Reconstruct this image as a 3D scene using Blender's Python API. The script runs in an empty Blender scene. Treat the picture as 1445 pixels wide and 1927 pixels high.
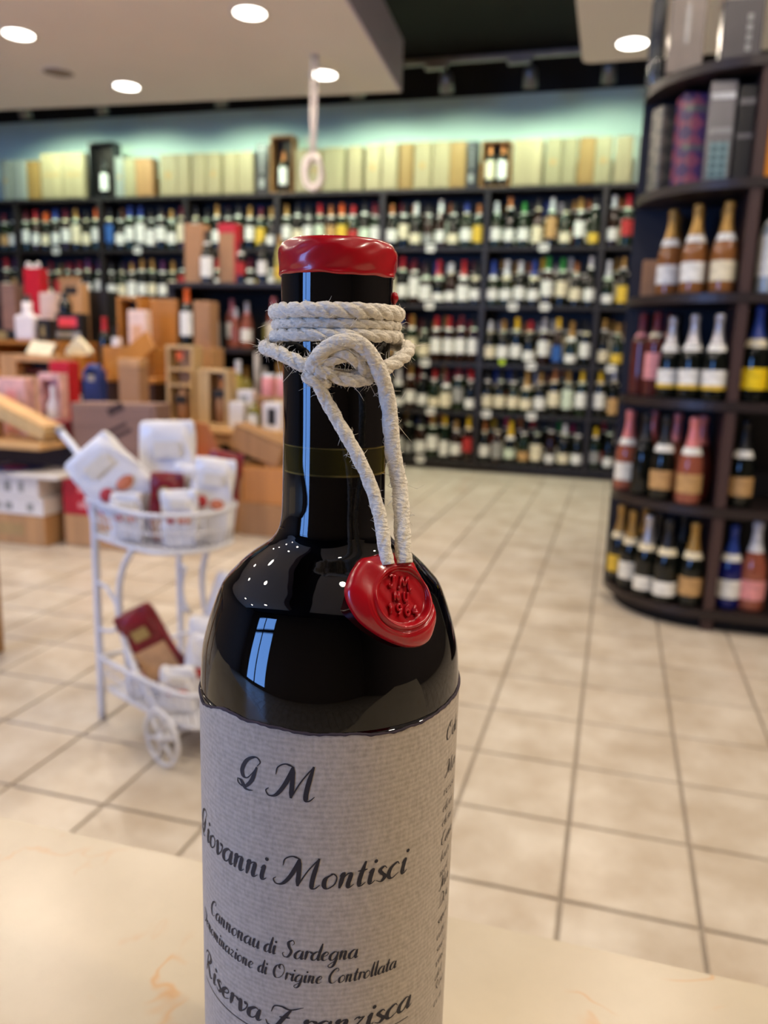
import bpy, math, random
from mathutils import Vector, Matrix

# ------------------------------------------------------------------ camera
scene = bpy.context.scene
COL = scene.collection
EYE = Vector((0.0, 0.0, 0.86))
YAW, PITCH, ROLL, FPX = math.radians(15.830), math.radians(-11.275), math.radians(1.694), 1500.0
_f = Vector((-math.sin(YAW) * math.cos(PITCH), math.cos(YAW) * math.cos(PITCH), math.sin(PITCH)))
_r = Vector((math.cos(YAW), math.sin(YAW), 0.0))
_u = _r.cross(_f)
CR = _r * math.cos(ROLL) + _u * math.sin(ROLL)
CU = _u * math.cos(ROLL) - _r * math.sin(ROLL)
cam_data = bpy.data.cameras.new('camera')
cam = bpy.data.objects.new('camera', cam_data)
COL.objects.link(cam)
m = Matrix((CR, CU, -_f)).transposed().to_4x4()
m.translation = EYE
cam.matrix_world = m
cam_data.sensor_fit = 'VERTICAL'
cam_data.lens = 26.0
cam_data.sensor_height = 26.0 * 1927.0 / FPX
cam_data.sensor_width = cam_data.sensor_height
cam_data.clip_start = 0.01
cam_data.clip_end = 100
cam_data.dof.use_dof = True
cam_data.dof.focus_distance = 0.200
cam_data.dof.aperture_fstop = 26.0 / 2.0          # 2.0 mm entrance pupil
scene.camera = cam

# ------------------------------------------------------------------ colour management, world
scene.view_settings.view_transform = 'Standard'
scene.view_settings.look = 'None'
scene.view_settings.exposure = 0.0
scene.view_settings.gamma = 1.0
scene.view_settings.use_curve_mapping = False
scene.cycles.caustics_reflective = False
scene.cycles.caustics_refractive = False
scene.cycles.adaptive_threshold = 0.025
scene.cycles.max_bounces = 6
scene.cycles.diffuse_bounces = 3
scene.cycles.glossy_bounces = 3
scene.cycles.transmission_bounces = 4
scene.cycles.transparent_max_bounces = 6
scene.cycles.sample_clamp_indirect = 6.0
world = bpy.data.worlds.new('daylight')
scene.world = world
world.use_nodes = True
world.node_tree.nodes['Background'].inputs['Color'].default_value = (0.17, 0.40, 1.0, 1)   # blue daylight outside the shop windows
world.node_tree.nodes['Background'].inputs['Strength'].default_value = 15.0

LAMP_POWER = 13.8
LAMP_COLOR = (1.0, 0.86, 0.69)
SPOT_POWER = 15.5
SPOT_COLOR = (0.80, 1.0, 0.74)

def area_light(name, loc, size, power, color, rot=(0, 0, 0), shape='DISK', size_y=None, portal=False, spread=None):
    ld = bpy.data.lights.new(name, 'AREA')
    ld.shape = shape
    ld.size = size
    if size_y: ld.size_y = size_y
    ld.energy = power
    ld.color = color
    if spread: ld.spread = spread
    if portal: ld.cycles.is_portal = True
    o = bpy.data.objects.new(name, ld)
    o.location = loc
    o.rotation_euler = rot
    COL.objects.link(o)
    return o

# daylight portal in the shop window (it only guides the sky light through the opening)
area_light('window_portal', (-3.55, -3.02, 1.25), 2.3, 1, (1, 1, 1), (math.radians(90), 0, 0), 'RECTANGLE', 2.3, True)

# ------------------------------------------------------------------ materials
def lin(c):
    return tuple((x / 255 / 12.92) if x / 255 <= 0.04045 else ((x / 255 + 0.055) / 1.055) ** 2.4 for x in c) + (1.0,)

MATS = {}
def pm(name, rgb, rough=0.5, metal=0.0, spec=0.5, var=0.10, scale=18.0, stretch=(1, 1, 1), bump=0.0, coat=0.0, rand=0.0, emit=None, trans=0.0, alpha=1.0, ior=1.5):
    """procedural principled material: colour broken up by noise, optional relief"""
    if name in MATS: return MATS[name]
    mt = bpy.data.materials.new(name)
    mt.use_nodes = True
    nt = mt.node_tree
    b = nt.nodes['Principled BSDF']
    b.inputs['Roughness'].default_value = rough
    b.inputs['Metallic'].default_value = metal
    b.inputs['Specular IOR Level'].default_value = spec
    b.inputs['Coat Weight'].default_value = coat
    b.inputs['Coat Roughness'].default_value = 0.08
    b.inputs['Transmission Weight'].default_value = trans
    b.inputs['Alpha'].default_value = alpha
    b.inputs['IOR'].default_value = ior
    base = lin(rgb)
    tc = nt.nodes.new('ShaderNodeTexCoord')
    mp = nt.nodes.new('ShaderNodeMapping')
    mp.inputs['Scale'].default_value = stretch
    nz = nt.nodes.new('ShaderNodeTexNoise')
    nz.inputs['Scale'].default_value = scale
    nz.inputs['Detail'].default_value = 4
    nt.links.new(tc.outputs['Object'], mp.inputs['Vector'])
    nt.links.new(mp.outputs['Vector'], nz.inputs['Vector'])
    mr = nt.nodes.new('ShaderNodeMapRange')
    mr.inputs['From Min'].default_value = 0.3
    mr.inputs['From Max'].default_value = 0.7
    mr.inputs['To Min'].default_value = 1 - var
    mr.inputs['To Max'].default_value = 1 + var
    nt.links.new(nz.outputs['Fac'], mr.inputs['Value'])
    vm = nt.nodes.new('ShaderNodeVectorMath')
    vm.operation = 'SCALE'
    vm.inputs[0].default_value = base[:3]
    nt.links.new(mr.outputs['Result'], vm.inputs['Scale'])
    out = vm.outputs['Vector']
    if rand:
        oi = nt.nodes.new('ShaderNodeObjectInfo')
        m2 = nt.nodes.new('ShaderNodeMapRange')
        m2.inputs['To Min'].default_value = 1 - rand
        m2.inputs['To Max'].default_value = 1 + rand
        nt.links.new(oi.outputs['Random'], m2.inputs['Value'])
        v2 = nt.nodes.new('ShaderNodeVectorMath')
        v2.operation = 'SCALE'
        nt.links.new(out, v2.inputs[0])
        nt.links.new(m2.outputs['Result'], v2.inputs['Scale'])
        out = v2.outputs['Vector']
    nt.links.new(out, b.inputs['Base Color'])
    if bump:
        bp = nt.nodes.new('ShaderNodeBump')
        bp.inputs['Strength'].default_value = bump
        bp.inputs['Distance'].default_value = 0.002
        nt.links.new(nz.outputs['Fac'], bp.inputs['Height'])
        nt.links.new(bp.outputs['Normal'], b.inputs['Normal'])
    if emit:
        b.inputs['Emission Color'].default_value = emit[:3] + (1,)
        b.inputs['Emission Strength'].default_value = emit[3]
    MATS[name] = mt
    return mt

def wood(name, rgb, rough=0.55, axis=2, var=0.16, rand=0.06):
    st = [26, 26, 26]
    st[axis] = 1.6
    return pm(name, rgb, rough, 0, 0.4, var, 1.0, tuple(st), 0.15, rand=rand)

def glass(name, rgb, rough=0.06, coat=0.0):
    return pm(name, rgb, rough, 0, 0.5, 0.05, 8, coat=coat)

# ------------------------------------------------------------------ mesh helpers
class MB:
    def __init__(s):
        s.v = []; s.f = []; s.sm = []; s.mi = []
    def add(s, vs, fs, smooth=False, mat=0, M=None):
        o = len(s.v)
        if M is not None: vs = [M @ Vector(p) for p in vs]
        s.v.extend([tuple(p) for p in vs])
        for f in fs:
            s.f.append(tuple(i + o for i in f)); s.sm.append(smooth); s.mi.append(mat)
        return s
    def box(s, x0, x1, y0, y1, z0, z1, c=0.0, mat=0, M=None):
        if c <= 0:
            vs = [(x, y, z) for z in (z0, z1) for y in (y0, y1) for x in (x0, x1)]
            fs = [(0, 2, 3, 1), (4, 5, 7, 6), (0, 1, 5, 4), (2, 6, 7, 3), (0, 4, 6, 2), (1, 3, 7, 5)]
            return s.add(vs, fs, False, mat, M)
        X, Y, Z = (x0, x1), (y0, y1), (z0, z1)
        sg = (1, -1)
        vs = []; idx = {}
        for k in (0, 1):
            for j in (0, 1):
                for i in (0, 1):
                    for a in range(3):
                        p = [X[i] + c * sg[i], Y[j] + c * sg[j], Z[k] + c * sg[k]]
                        p[a] = (X[i], Y[j], Z[k])[a]
                        idx[(i, j, k, a)] = len(vs); vs.append(tuple(p))
        fs = []
        def q(*ks): fs.append(tuple(idx[k] for k in ks))
        for i in (0, 1):
            a = [(i, 0, 0, 0), (i, 1, 0, 0), (i, 1, 1, 0), (i, 0, 1, 0)]; q(*(a if i else a[::-1]))
            a = [(0, i, 0, 1), (1, i, 0, 1), (1, i, 1, 1), (0, i, 1, 1)]; q(*(a[::-1] if i else a))
            a = [(0, 0, i, 2), (1, 0, i, 2), (1, 1, i, 2), (0, 1, i, 2)]; q(*(a if i else a[::-1]))
        for i in (0, 1):
            for j in (0, 1):
                a = [(i, j, 0, 0), (i, j, 1, 0), (i, j, 1, 1), (i, j, 0, 1)]; q(*(a if (i ^ j) == 0 else a[::-1]))
                a = [(i, 0, j, 0), (i, 1, j, 0), (i, 1, j, 2), (i, 0, j, 2)]; q(*(a[::-1] if (i ^ j) == 0 else a))
                a = [(0, i, j, 1), (1, i, j, 1), (1, i, j, 2), (0, i, j, 2)]; q(*(a if (i ^ j) == 0 else a[::-1]))
                for k in (0, 1):
                    a = [(i, j, k, 0), (i, j, k, 1), (i, j, k, 2)]; q(*(a if (i + j + k) % 2 else a[::-1]))
        return s.add(vs, fs, False, mat, M)
    def lathe(s, prof, n=16, c=(0, 0, 0), mat=0, a0=0.0, a1=2 * math.pi, M=None, smooth=True):
        full = abs(a1 - a0 - 2 * math.pi) < 1e-6
        k = n if full else n + 1
        vs = []
        for r, z in prof:
            for i in range(k):
                t = a0 + (a1 - a0) * i / n
                vs.append((c[0] + r * math.cos(t), c[1] + r * math.sin(t), c[2] + z))
        fs = []
        for j in range(len(prof) - 1):
            for i in range(n):
                i2 = (i + 1) % k if full else i + 1
                a, b_, c_, d = j * k + i, j * k + i2, (j + 1) * k + i2, (j + 1) * k + i
                if prof[j][0] < 1e-7: fs.append((a, c_, d))
                elif prof[j + 1][0] < 1e-7: fs.append((a, b_, c_))
                else: fs.append((a, b_, c_, d))
        return s.add(vs, fs, smooth, mat, M)
    def tube(s, pts, r, n=8, closed=False, mat=0, M=None, caps=True, smooth=True, shape=None):
        pts = [Vector(p) for p in pts]
        N = len(pts)
        rr = r if isinstance(r, (list, tuple)) else [r] * N
        T = []
        for i in range(N):
            a = pts[(i - 1) % N] if (closed or i > 0) else pts[i]
            b = pts[(i + 1) % N] if (closed or i < N - 1) else pts[i]
            T.append((b - a).normalized())
        up = Vector((0, 0, 1)) if abs(T[0].z) < 0.9 else Vector((1, 0, 0))
        nrm = (up - T[0] * up.dot(T[0])).normalized()
        vs = []
        for i in range(N):
            nrm = (nrm - T[i] * nrm.dot(T[i])).normalized()
            bn = T[i].cross(nrm)
            for j in range(n):
                t = 2 * math.pi * j / n
                k = rr[i] * (shape(i, t) if shape else 1.0)
                vs.append(pts[i] + (nrm * math.cos(t) + bn * math.sin(t)) * k)
        fs = []
        for i in range(N if closed else N - 1):
            i2 = (i + 1) % N
            for j in range(n):
                j2 = (j + 1) % n
                fs.append((i * n + j, i * n + j2, i2 * n + j2, i2 * n + j))
        if caps and not closed:
            fs.append(tuple(range(n - 1, -1, -1)))
            fs.append(tuple((N - 1) * n + j for j in range(n)))
        return s.add(vs, fs, smooth, mat, M)
    def prism(s, poly, z0, z1, mat=0, M=None):
        n = len(poly)
        vs = [(x, y, z0) for x, y in poly] + [(x, y, z1) for x, y in poly]
        fs = [tuple(range(n - 1, -1, -1)), tuple(range(n, 2 * n))] + [(i, (i + 1) % n, n + (i + 1) % n, n + i) for i in range(n)]
        return s.add(vs, fs, False, mat, M)
    def mesh(s, name):
        me = bpy.data.meshes.new(name)
        me.from_pydata(s.v, [], s.f)
        me.polygons.foreach_set('use_smooth', s.sm)
        me.polygons.foreach_set('material_index', s.mi)
        me.update()
        return me
    def build(s, name, mat, parent=None, loc=None, rot=None):
        me = s.mesh(name)
        for x in (mat if isinstance(mat, (list, tuple)) else [mat]): me.materials.append(x)
        return link(name, me, parent, loc, rot)

def link(name, me, parent=None, loc=None, rot=None, mat=None):
    o = bpy.data.objects.new(name, me)
    COL.objects.link(o)
    if parent: o.parent = parent
    if loc: o.location = loc
    if rot: o.rotation_euler = rot
    if mat is not None:
        o.material_slots[0].link = 'OBJECT'
        o.material_slots[0].material = mat
    return o

LABELS = []
def tag(o, label, cat, group=None):
    o['label'] = label; o['category'] = cat
    if group: o['group'] = group
    LABELS.append(label)
    return o
def thing(name, label, cat, loc=(0, 0, 0), rotz=0.0, group=None):
    o = bpy.data.objects.new(name, None)
    o.empty_display_size = 0.05
    COL.objects.link(o)
    o.location = loc
    o.rotation_euler = (0, 0, rotz)
    return tag(o, label, cat, group)
def struct(o):
    o['kind'] = 'structure'
    return o
def spline(P, k=10, closed=False):
    P = [Vector(p) for p in P]; n = len(P); out = []
    for i in range(n if closed else n - 1):
        a = P[(i - 1) % n] if (closed or i > 0) else P[0] * 2 - P[1]
        b = P[i]; c = P[(i + 1) % n]
        d = P[(i + 2) % n] if (closed or i < n - 2) else P[-1] * 2 - P[-2]
        for j in range(k):
            t = j / k
            out.append(0.5 * (2 * b + (c - a) * t + (2 * a - 5 * b + 4 * c - d) * t * t + (3 * b - a - 3 * c + d) * t ** 3))
    if not closed: out.append(P[-1])
    return out
ORD = ['first', 'second', 'third', 'fourth', 'fifth', 'sixth', 'seventh', 'eighth', 'ninth', 'tenth', 'eleventh', 'twelfth', 'thirteenth', 'fourteenth', 'fifteenth', 'sixteenth', 'seventeenth', 'eighteenth', 'nineteenth', 'twentieth'] + \
      ['twenty-' + q for q in ('first', 'second', 'third', 'fourth', 'fifth', 'sixth', 'seventh', 'eighth', 'ninth')] + ['thirtieth'] + ['thirty-' + q for q in ('first', 'second', 'third', 'fourth', 'fifth', 'sixth', 'seventh', 'eighth', 'ninth')]
rnd = random.Random(7)

# ================================================================== ROOM SHELL
XL, XR, YR, YB, ZC = -6.0, 3.4, -3.0, 6.30, 3.05
m_grout = pm('grout_grey', (166, 154, 140), 0.8, var=0.12, scale=6)
def tile_material():
    mt = pm('floor_tile_beige', (212, 196, 172), 0.34, var=0.0, rand=0.035)
    nt = mt.node_tree
    b = nt.nodes['Principled BSDF']
    g = nt.nodes.new('ShaderNodeNewGeometry')
    n1 = nt.nodes.new('ShaderNodeTexNoise'); n1.inputs['Scale'].default_value = 7.0; n1.inputs['Detail'].default_value = 5; n1.inputs['Roughness'].default_value = 0.6
    nt.links.new(g.outputs['Position'], n1.inputs['Vector'])
    rp = nt.nodes.new('ShaderNodeValToRGB')
    rp.color_ramp.elements[0].position = 0.30; rp.color_ramp.elements[0].color = lin((184, 168, 148))
    rp.color_ramp.elements[1].position = 0.68; rp.color_ramp.elements[1].color = lin((216, 206, 192))
    nt.links.new(n1.outputs['Fac'], rp.inputs['Fac'])
    oi = [n for n in nt.nodes if n.type == 'OBJECT_INFO'][0]
    mr = oi.outputs['Random'].links[0].to_node
    v2 = mr.outputs['Result'].links[0].to_node
    nt.links.new(rp.outputs['Color'], v2.inputs[0])
    bp = nt.nodes.new('ShaderNodeBump'); bp.inputs['Strength'].default_value = 0.10; bp.inputs['Distance'].default_value = 0.004
    nt.links.new(n1.outputs['Fac'], bp.inputs['Height']); nt.links.new(bp.outputs['Normal'], b.inputs['Normal'])
    return mt
m_tile = tile_material()
floor = struct(MB().box(XL, XR, YR, YB + 0.1, -0.10, -0.006).build('floor', m_grout))
TX, TY, GX, GY, GAP = 0.2137, 0.2250, -0.0195, 1.186, 0.007
tm = MB().box(-TX / 2 + GAP / 2, TX / 2 - GAP / 2, -TY / 2 + GAP / 2, TY / 2 - GAP / 2, -0.006, 0.0, 0.0012).mesh('tile')
tm.materials.append(m_tile)
cand = []
for j in range(-18, 23):
    for i in range(-28, 17):
        x, y = GX + (i + 0.5) * TX, GY + (j + 0.5) * TY
        if not (XL + 0.12 < x < XR - 0.12 and YR + 0.13 < y < 5.98): continue
        d = Vector((x, y, 0)) - EYE
        z = d.dot(_f)
        key = 0
        if z > 0.2:
            px, py = 722.5 + FPX * d.dot(CR) / z, 963.5 - FPX * d.dot(CU) / z
            if -60 < px < 1505 and py < 1990 and y > 0.8 and not (x > 0.5 and y > 2.7): key = 1 / z
        cand.append((key, x, y))
cand.sort(reverse=True)
for key, x, y in cand[:300]:
    link('tile', tm, floor, (x, y, 0))
rest = MB()
for key, x, y in cand[300:]:
    rest.box(x - TX / 2 + GAP / 2, x + TX / 2 - GAP / 2, y - TY / 2 + GAP / 2, y + TY / 2 - GAP / 2, -0.006, 0.0)
o = rest.build('distant_tiles', m_tile, floor); o['kind'] = 'stuff'

m_wallgrey = pm('wall_paint_grey_green', (206, 226, 212), 0.7, var=0.04, scale=3)
m_dark = pm('matt_black_paint', (24, 22, 22), 0.9, var=0.15, scale=5)
m_wall = pm('wall_paint_warm', (112, 100, 92), 0.8, var=0.05, scale=2)
m_white = pm('ceiling_panel_white', (244, 238, 230), 0.85, var=0.02, scale=2)
m_fascia = pm('fascia_lilac_grey', (206, 194, 214), 0.6, var=0.03)
m_frame = pm('window_frame_dark', (60, 56, 54), 0.4)
m_pane = None
def wall_open(name, mat, axis, pos, a0, a1, z1, holes, th=0.12):
    """wall along x (axis 0) or y (axis 1) with rectangular openings"""
    mb = MB()
    segs = sorted(holes); cur = a0
    def bx(p0, p1, q0, q1):
        if p1 - p0 < 1e-4 or q1 - q0 < 1e-4: return
        if axis == 0: mb.box(p0, p1, min(pos, pos + th), max(pos, pos + th), q0, q1)
        else: mb.box(min(pos, pos + th), max(pos, pos + th), p0, p1, q0, q1)
    for h0, h1, hz0, hz1 in segs:
        bx(cur, h0, -.1, z1); bx(h0, h1, -.1, hz0); bx(h0, h1, hz1, z1); cur = h1
    bx(cur, a1, -.1, z1)
    return struct(mb.build(name, mat))
wb = struct(MB().box(XL, XR, YB, YB + 0.12, -0.1, 2.74).build('wall_back', m_wallgrey))
struct(MB().box(XL, XR, YB + 0.005, YB + 0.12, 2.74, ZC).build('wall_back_upper', m_dark))
struct(MB().box(XL - 0.12, XL, YR - .12, YB + 0.12, -0.1, ZC).build('wall_left', m_wall))
struct(MB().box(XR, XR + 0.12, YR, YB + 0.12, -0.1, ZC).build('wall_right', m_wall))
wall_open('wall_rear', m_wall, 0, YR, XL, XR, ZC, [(-4.7, -2.4, 0.1, 2.4)], -0.12)
struct(MB().box(XL - 0.12, XR + 0.12, YR - 0.12, YB + 0.12, ZC, ZC + 0.1).build('ceiling', m_dark))
def pane_material():
    mt = bpy.data.materials.new('clear_window_glass'); mt.use_nodes = True
    nt = mt.node_tree; nt.nodes.remove(nt.nodes['Principled BSDF'])
    t = nt.nodes.new('ShaderNodeBsdfTransparent'); g = nt.nodes.new('ShaderNodeBsdfGlossy'); g.inputs['Roughness'].default_value = 0.02
    mx = nt.nodes.new('ShaderNodeMixShader'); mx.inputs[0].default_value = 0.06
    nt.links.new(t.outputs[0], mx.inputs[1]); nt.links.new(g.outputs[0], mx.inputs[2])
    nt.links.new(mx.outputs[0], nt.nodes['Material Output'].inputs['Surface'])
    return mt
m_pane = pane_material()
fr = MB()
for x0, x1, z0, z1 in ((-4.7, -2.4, 0.1, 0.16), (-4.7, -2.4, 2.34, 2.4), (-4.7, -4.63, 0.16, 2.34), (-2.47, -2.4, 0.16, 2.34), (-3.59, -3.51, 0.16, 2.34), (-4.63, -3.59, 1.86, 1.94), (-3.51, -2.47, 1.86, 1.94)):
    fr.box(x0, x1, YR - 0.09, YR - 0.03, z0, z1, 0.006)
w1 = struct(fr.build('window_1', m_frame))
for x0, x1, z0, z1 in ((-4.63, -3.59, 0.16, 1.86), (-3.51, -2.47, 0.16, 1.86), (-4.63, -3.59, 1.94, 2.34), (-3.51, -2.47, 1.94, 2.34)):
    MB().box(x0, x1, YR - 0.064, YR - 0.058, z0, z1).build('pane', m_pane, w1)
# dropped ceiling panels
pl = [(-5.6, -1.2), (-1.02, -1.2), (-1.485, 5.32), (-5.6, 5.14)]
panel = struct(MB().prism(pl, 2.50, 2.80).build('ceiling_panel_left', [m_white]))
e = MB(); e.add([(-1.02, -1.2, 2.5), (-1.485, 5.32, 2.5), (-1.485, 5.32, 2.8), (-1.02, -1.2, 2.8), (-1.008, -1.2, 2.5), (-1.473, 5.32, 2.5), (-1.473, 5.32, 2.8), (-1.008, -1.2, 2.8)],
     [(4, 7, 6, 5), (0, 4, 5, 1), (3, 2, 6, 7), (1, 5, 6, 2), (0, 3, 7, 4)])
e.build('fascia', m_fascia, panel)
corner = [(-0.335 + 0.06 * (1 - math.cos(t)), 4.975 + 0.06 * math.sin(t)) for t in [math.pi / 2 * k / 6 for k in range(7)]]
pr_ = [(-0.30, -1.2)] + corner + [(3.0, 4.93), (3.0, -1.2)]
struct(MB().prism(pr_[::-1], 2.50, 2.80).build('ceiling_panel_right', m_white))
for x in (-4.5, -2.5): MB().box(x - .01, x + .01, 2.5, 2.52, 2.8, ZC).build('hanger_rod', m_frame, panel)

# recessed downlights
m_trim = pm('lamp_trim_white', (235, 232, 226), 0.4)
m_lens = pm('lamp_lens_lit', (255, 250, 240), 0.4, emit=(1.0, 0.93, 0.82, 9.0))
def downlight(x, y, label, seen, power=1.0):
    t = thing('recessed_downlight', label, 'light', (x, y, 2.5), 0, 'recessed ceiling downlights')
    MB().lathe([(0.075, 0.0), (0.098, -0.0035), (0.102, -0.001), (0.102, 0.0)], 28).build('trim_ring', m_trim, t)
    MB().lathe([(0.0, -0.004), (0.078, -0.0025), (0.078, 0.0)], 28).build('lens', m_lens, t)
    area_light('downlight_beam', (x, y, 2.488), 0.13, LAMP_POWER * power, LAMP_COLOR)
downlight(-1.86, 4.93, 'lit round downlight above the hanging coiled white cable', 1, 0.8)
downlight(-1.907, 4.008, 'lit round downlight in left panel nearest the top picture edge', 1, 0.8)
downlight(-3.279, 4.004, 'lit round downlight cut by the left picture edge', 1, 0.8)
downlight(-3.201, 4.894, 'lit round downlight in left panel nearest the back wall, left one', 1, 0.8)
downlight(-0.069, 4.782, 'lit round downlight in the right ceiling panel beside the round shelf', 1)
k = 0
for y in (3.07, 2.14, 1.2, 0.2, -0.7):
    for x in (-1.95, -3.3):
        downlight(x, y, 'round ceiling downlight overhead, %s one out of view on the left panel' % ORD[k], 0, 0.8 if y > 1.5 else 0.6); k += 1
k = 0
for y in (3.6, 2.4, 1.2, 0.0):
    for x in (0.25, 1.7):
        downlight(x, y, 'round ceiling downlight overhead, %s one out of view on the right panel' % ORD[k], 0, 0.45 if y > 2 else (0.6 if x < 1 else 1.6)); k += 1
m_vent = pm('grey_speaker_cloth', (150, 136, 122), 0.8)
sp = thing('ceiling_speaker', 'flat round grey speaker disc flush in the left ceiling panel', 'speaker', (-3.466, 4.57, 2.5))
MB().lathe([(0.0, -0.003), (0.085, -0.003), (0.09, -0.001), (0.09, 0)], 28).build('grille', m_vent, sp)
MB().lathe([(0.09, 0), (0.09, -0.005), (0.098, -0.004), (0.098, 0)], 28).build('rim', m_trim, sp)

# track lighting
m_track = pm('track_grey', (148, 142, 140), 0.4, 0.3)
m_spot = pm('spot_housing_grey', (120, 120, 120), 0.35, 0.6)
m_spotlens = pm('spot_lens_lit', (235, 255, 235), 0.3, emit=(0.75, 1.0, 0.8, 3.0))
tr = thing('track_rail', 'grey lighting track rail below black ceiling along the back wall', 'track', (0, 5.6, 2.74))
MB().box(-5.6, 1.4, -0.018, 0.018, 0, 0.035, 0.004).build('rail', m_track, tr)
for x in (-5.2, -3.2, 0.6): MB().box(x - .006, x + .006, -.006, .006, 0.035, ZC - 2.74).build('suspension_rod', m_track, tr)
def spot(x, tilt, label, gain=1.0, light=True):
    t = thing('track_spotlight', label, 'spotlight', (x, 5.6, 2.74), 0, 'spotlights on the track rail')
    MB().box(-0.15, 0.0, -0.022, 0.022, -0.032, -0.001, 0.004).build('adapter', m_track, t)
    MB().tube([(0, 0, -0.03), (0, 0, -0.075)], 0.009, 10).build('stem', m_spot, t)
    R = Matrix.Translation((0, 0, -0.115)) @ Matrix.Rotation(math.radians(tilt), 4, 'X')
    hd = MB().lathe([(0.0, 0.06), (0.03, 0.058), (0.043, 0.035), (0.047, -0.06), (0.042, -0.062), (0.040, -0.05)], 20, M=R).build('head', m_spot, t)
    MB().lathe([(0.0, -0.052), (0.040, -0.052)], 20, M=R).build('lens', m_spotlens, hd)
    if light:
        ld = bpy.data.lights.new('spot_beam', 'SPOT'); ld.energy = SPOT_POWER * gain; ld.color = SPOT_COLOR
        ld.spot_size = math.radians(150); ld.spot_blend = 0.4; ld.shadow_soft_size = 0.04
        ob = bpy.data.objects.new('spot_beam', ld); COL.objects.link(ob)
        p = Vector((x, 5.6, 2.60)); R3 = Matrix.Rotation(math.radians(tilt), 4, 'X')
        ob.location = p + R3 @ Vector((0, 0, -0.085))
        ob.rotation_euler = (math.radians(tilt), 0, 0)
spot(-1.246, 28, 'track spotlight just right of the left ceiling panel corner')
spot(-0.696, 24, 'track spotlight midway between the two white ceiling panels')
spot(-0.207, 30, 'tilted track spotlight under the right ceiling panel edge')
spot(-1.866, 26, 'track spotlight peeking below the left panel near its right corner', 1.5)
spot(-3.889, 26, 'track spotlight below the left panel, right one of the left pair', 1.5)
spot(-4.577, 26, 'track spotlight below the left panel, nearest the left picture edge', 1.5)
spot(-2.9, 26, 'track spotlight hidden above the left panel between its visible neighbours', 1.5)

# hanging coiled cable
m_cable = pm('cable_white', (226, 214, 205), 0.5)
cb = thing('hanging_cable', 'coiled white cable hanging from the ceiling panel on a double cord', 'cable', (-1.79, 4.6, 0))
MB().tube([(-0.012, 0, 2.5), (-0.014, 0, 2.2), (-0.010, 0, 1.98)], 0.011, 8).build('cord', m_cable, cb)
MB().tube([(0.014, 0, 2.5), (0.012, 0, 2.2), (0.006, 0, 1.98)], 0.009, 8).build('cord', m_cable, cb)
for i, (cx, rx, rz, yy) in enumerate(((-0.004, 0.052, 0.085, 0.0), (-0.012, 0.060, 0.095, 0.012), (0.006, 0.046, 0.092, -0.012), (0.0, 0.055, 0.08, 0.02))):
    pts = [(cx + rx * math.sin(t), yy + 0.008 * math.sin(3 * t + i), 1.89 - 0.01 * i + rz * math.cos(t)) for t in [2 * math.pi * k / 28 for k in range(28)]]
    MB().tube(pts, 0.010, 8, True).build('cable_loop', m_cable, cb)
MB().tube(spline([(0.0, -0.02, 1.985), (-0.012, -0.025, 2.02), (-0.03, -0.028, 2.055)], 6), 0.003, 6).build('tie', m_cable, cb)

# ================================================================== WALL SHELVING
m_shelf = wood('shelf_wenge', (36, 31, 31), 0.45, 0, 0.12, 0)
m_back = pm('shelf_back_navy', (20, 22, 36), 0.6, var=0.1)
UP = [-5.85, -5.031, -4.200, -3.407, -2.624, -1.775, -0.994, -0.180, 0.62, 1.42]
SH = [2.040, 1.632, 1.224, 0.804, 0.442, 0.070]     # top faces
YF = 5.97
ws = thing('wall_shelving', 'long black wood wine shelving along the back wall', 'shelving', (0, YF, 0))
for x in UP:
    MB().box(x - 0.018, x + 0.018, 0.0, 0.28, 0, 2.012, 0.002).build('upright', m_shelf, ws)
for i in range(len(UP) - 1):
    for k, z in enumerate(SH):
        if k == 0: continue
        MB().box(UP[i] + 0.018, UP[i + 1] - 0.018, 0.004, 0.28, z - 0.026, z, 0.002).build('shelf_board', m_shelf, ws)
    MB().box(UP[i] + 0.018, UP[i + 1] - 0.018, 0.27, 0.28, 0.07, 2.012).build('back_panel', m_back, ws)
    MB().box(UP[i] + 0.018, UP[i + 1] - 0.018, 0.02, 0.04, 0.0, 0.044).build('plinth', m_shelf, ws)
MB().box(UP[0] - 0.018, UP[-1] + 0.018, -0.004, 0.32, 2.012, 2.040, 0.003).build('top_board', m_shelf, ws)

# ------------------------------------------------------------------ bottles
PROF = {
 'bordeaux': ([(0, .004), (.030, 0), (.0355, .003), (.0365, .01), (.0365, .185), (.0352, .197), (.030, .210), (.021, .222), (.0155, .232), (.014, .248), (.0136, .288), (.0148, .290), (.0148, .298), (.012, .300), (0, .300)], .228, .062, .155),
 'burgundy': ([(0, .004), (.033, 0), (.0395, .004), (.0405, .012), (.0405, .145), (.038, .168), (.031, .195), (.022, .220), (.016, .242), (.0142, .262), (.0138, .287), (.0150, .289), (.0150, .297), (.012, .300), (0, .300)], .236, .045, .125),
 'hock':     ([(0, .004), (.030, 0), (.0355, .004), (.0365, .012), (.0365, .135), (.034, .165), (.027, .205), (.0195, .245), (.0150, .280), (.0138, .305), (.0138, .318), (.0148, .320), (.0148, .326), (.012, .328), (0, .328)], .262, .040, .115),
 'champagne':([(0, .006), (.034, 0), (.042, .004), (.0435, .014), (.0435, .130), (.041, .155), (.033, .185), (.0235, .212), (.0175, .240), (.0150, .265), (.0150, .282), (.0172, .286), (.0172, .300), (.015, .308), (0, .310)], .205, .042, .110),
}
def at_r(prof, z):
    for (r0, z0), (r1, z1) in zip(prof, prof[1:]):
        if z0 <= z <= z1 and z1 > z0: return r0 + (r1 - r0) * (z - z0) / (z1 - z0)
    return prof[4][0]
BM = {}
PLACE = pm('placeholder_slot', (128, 128, 128))
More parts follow.
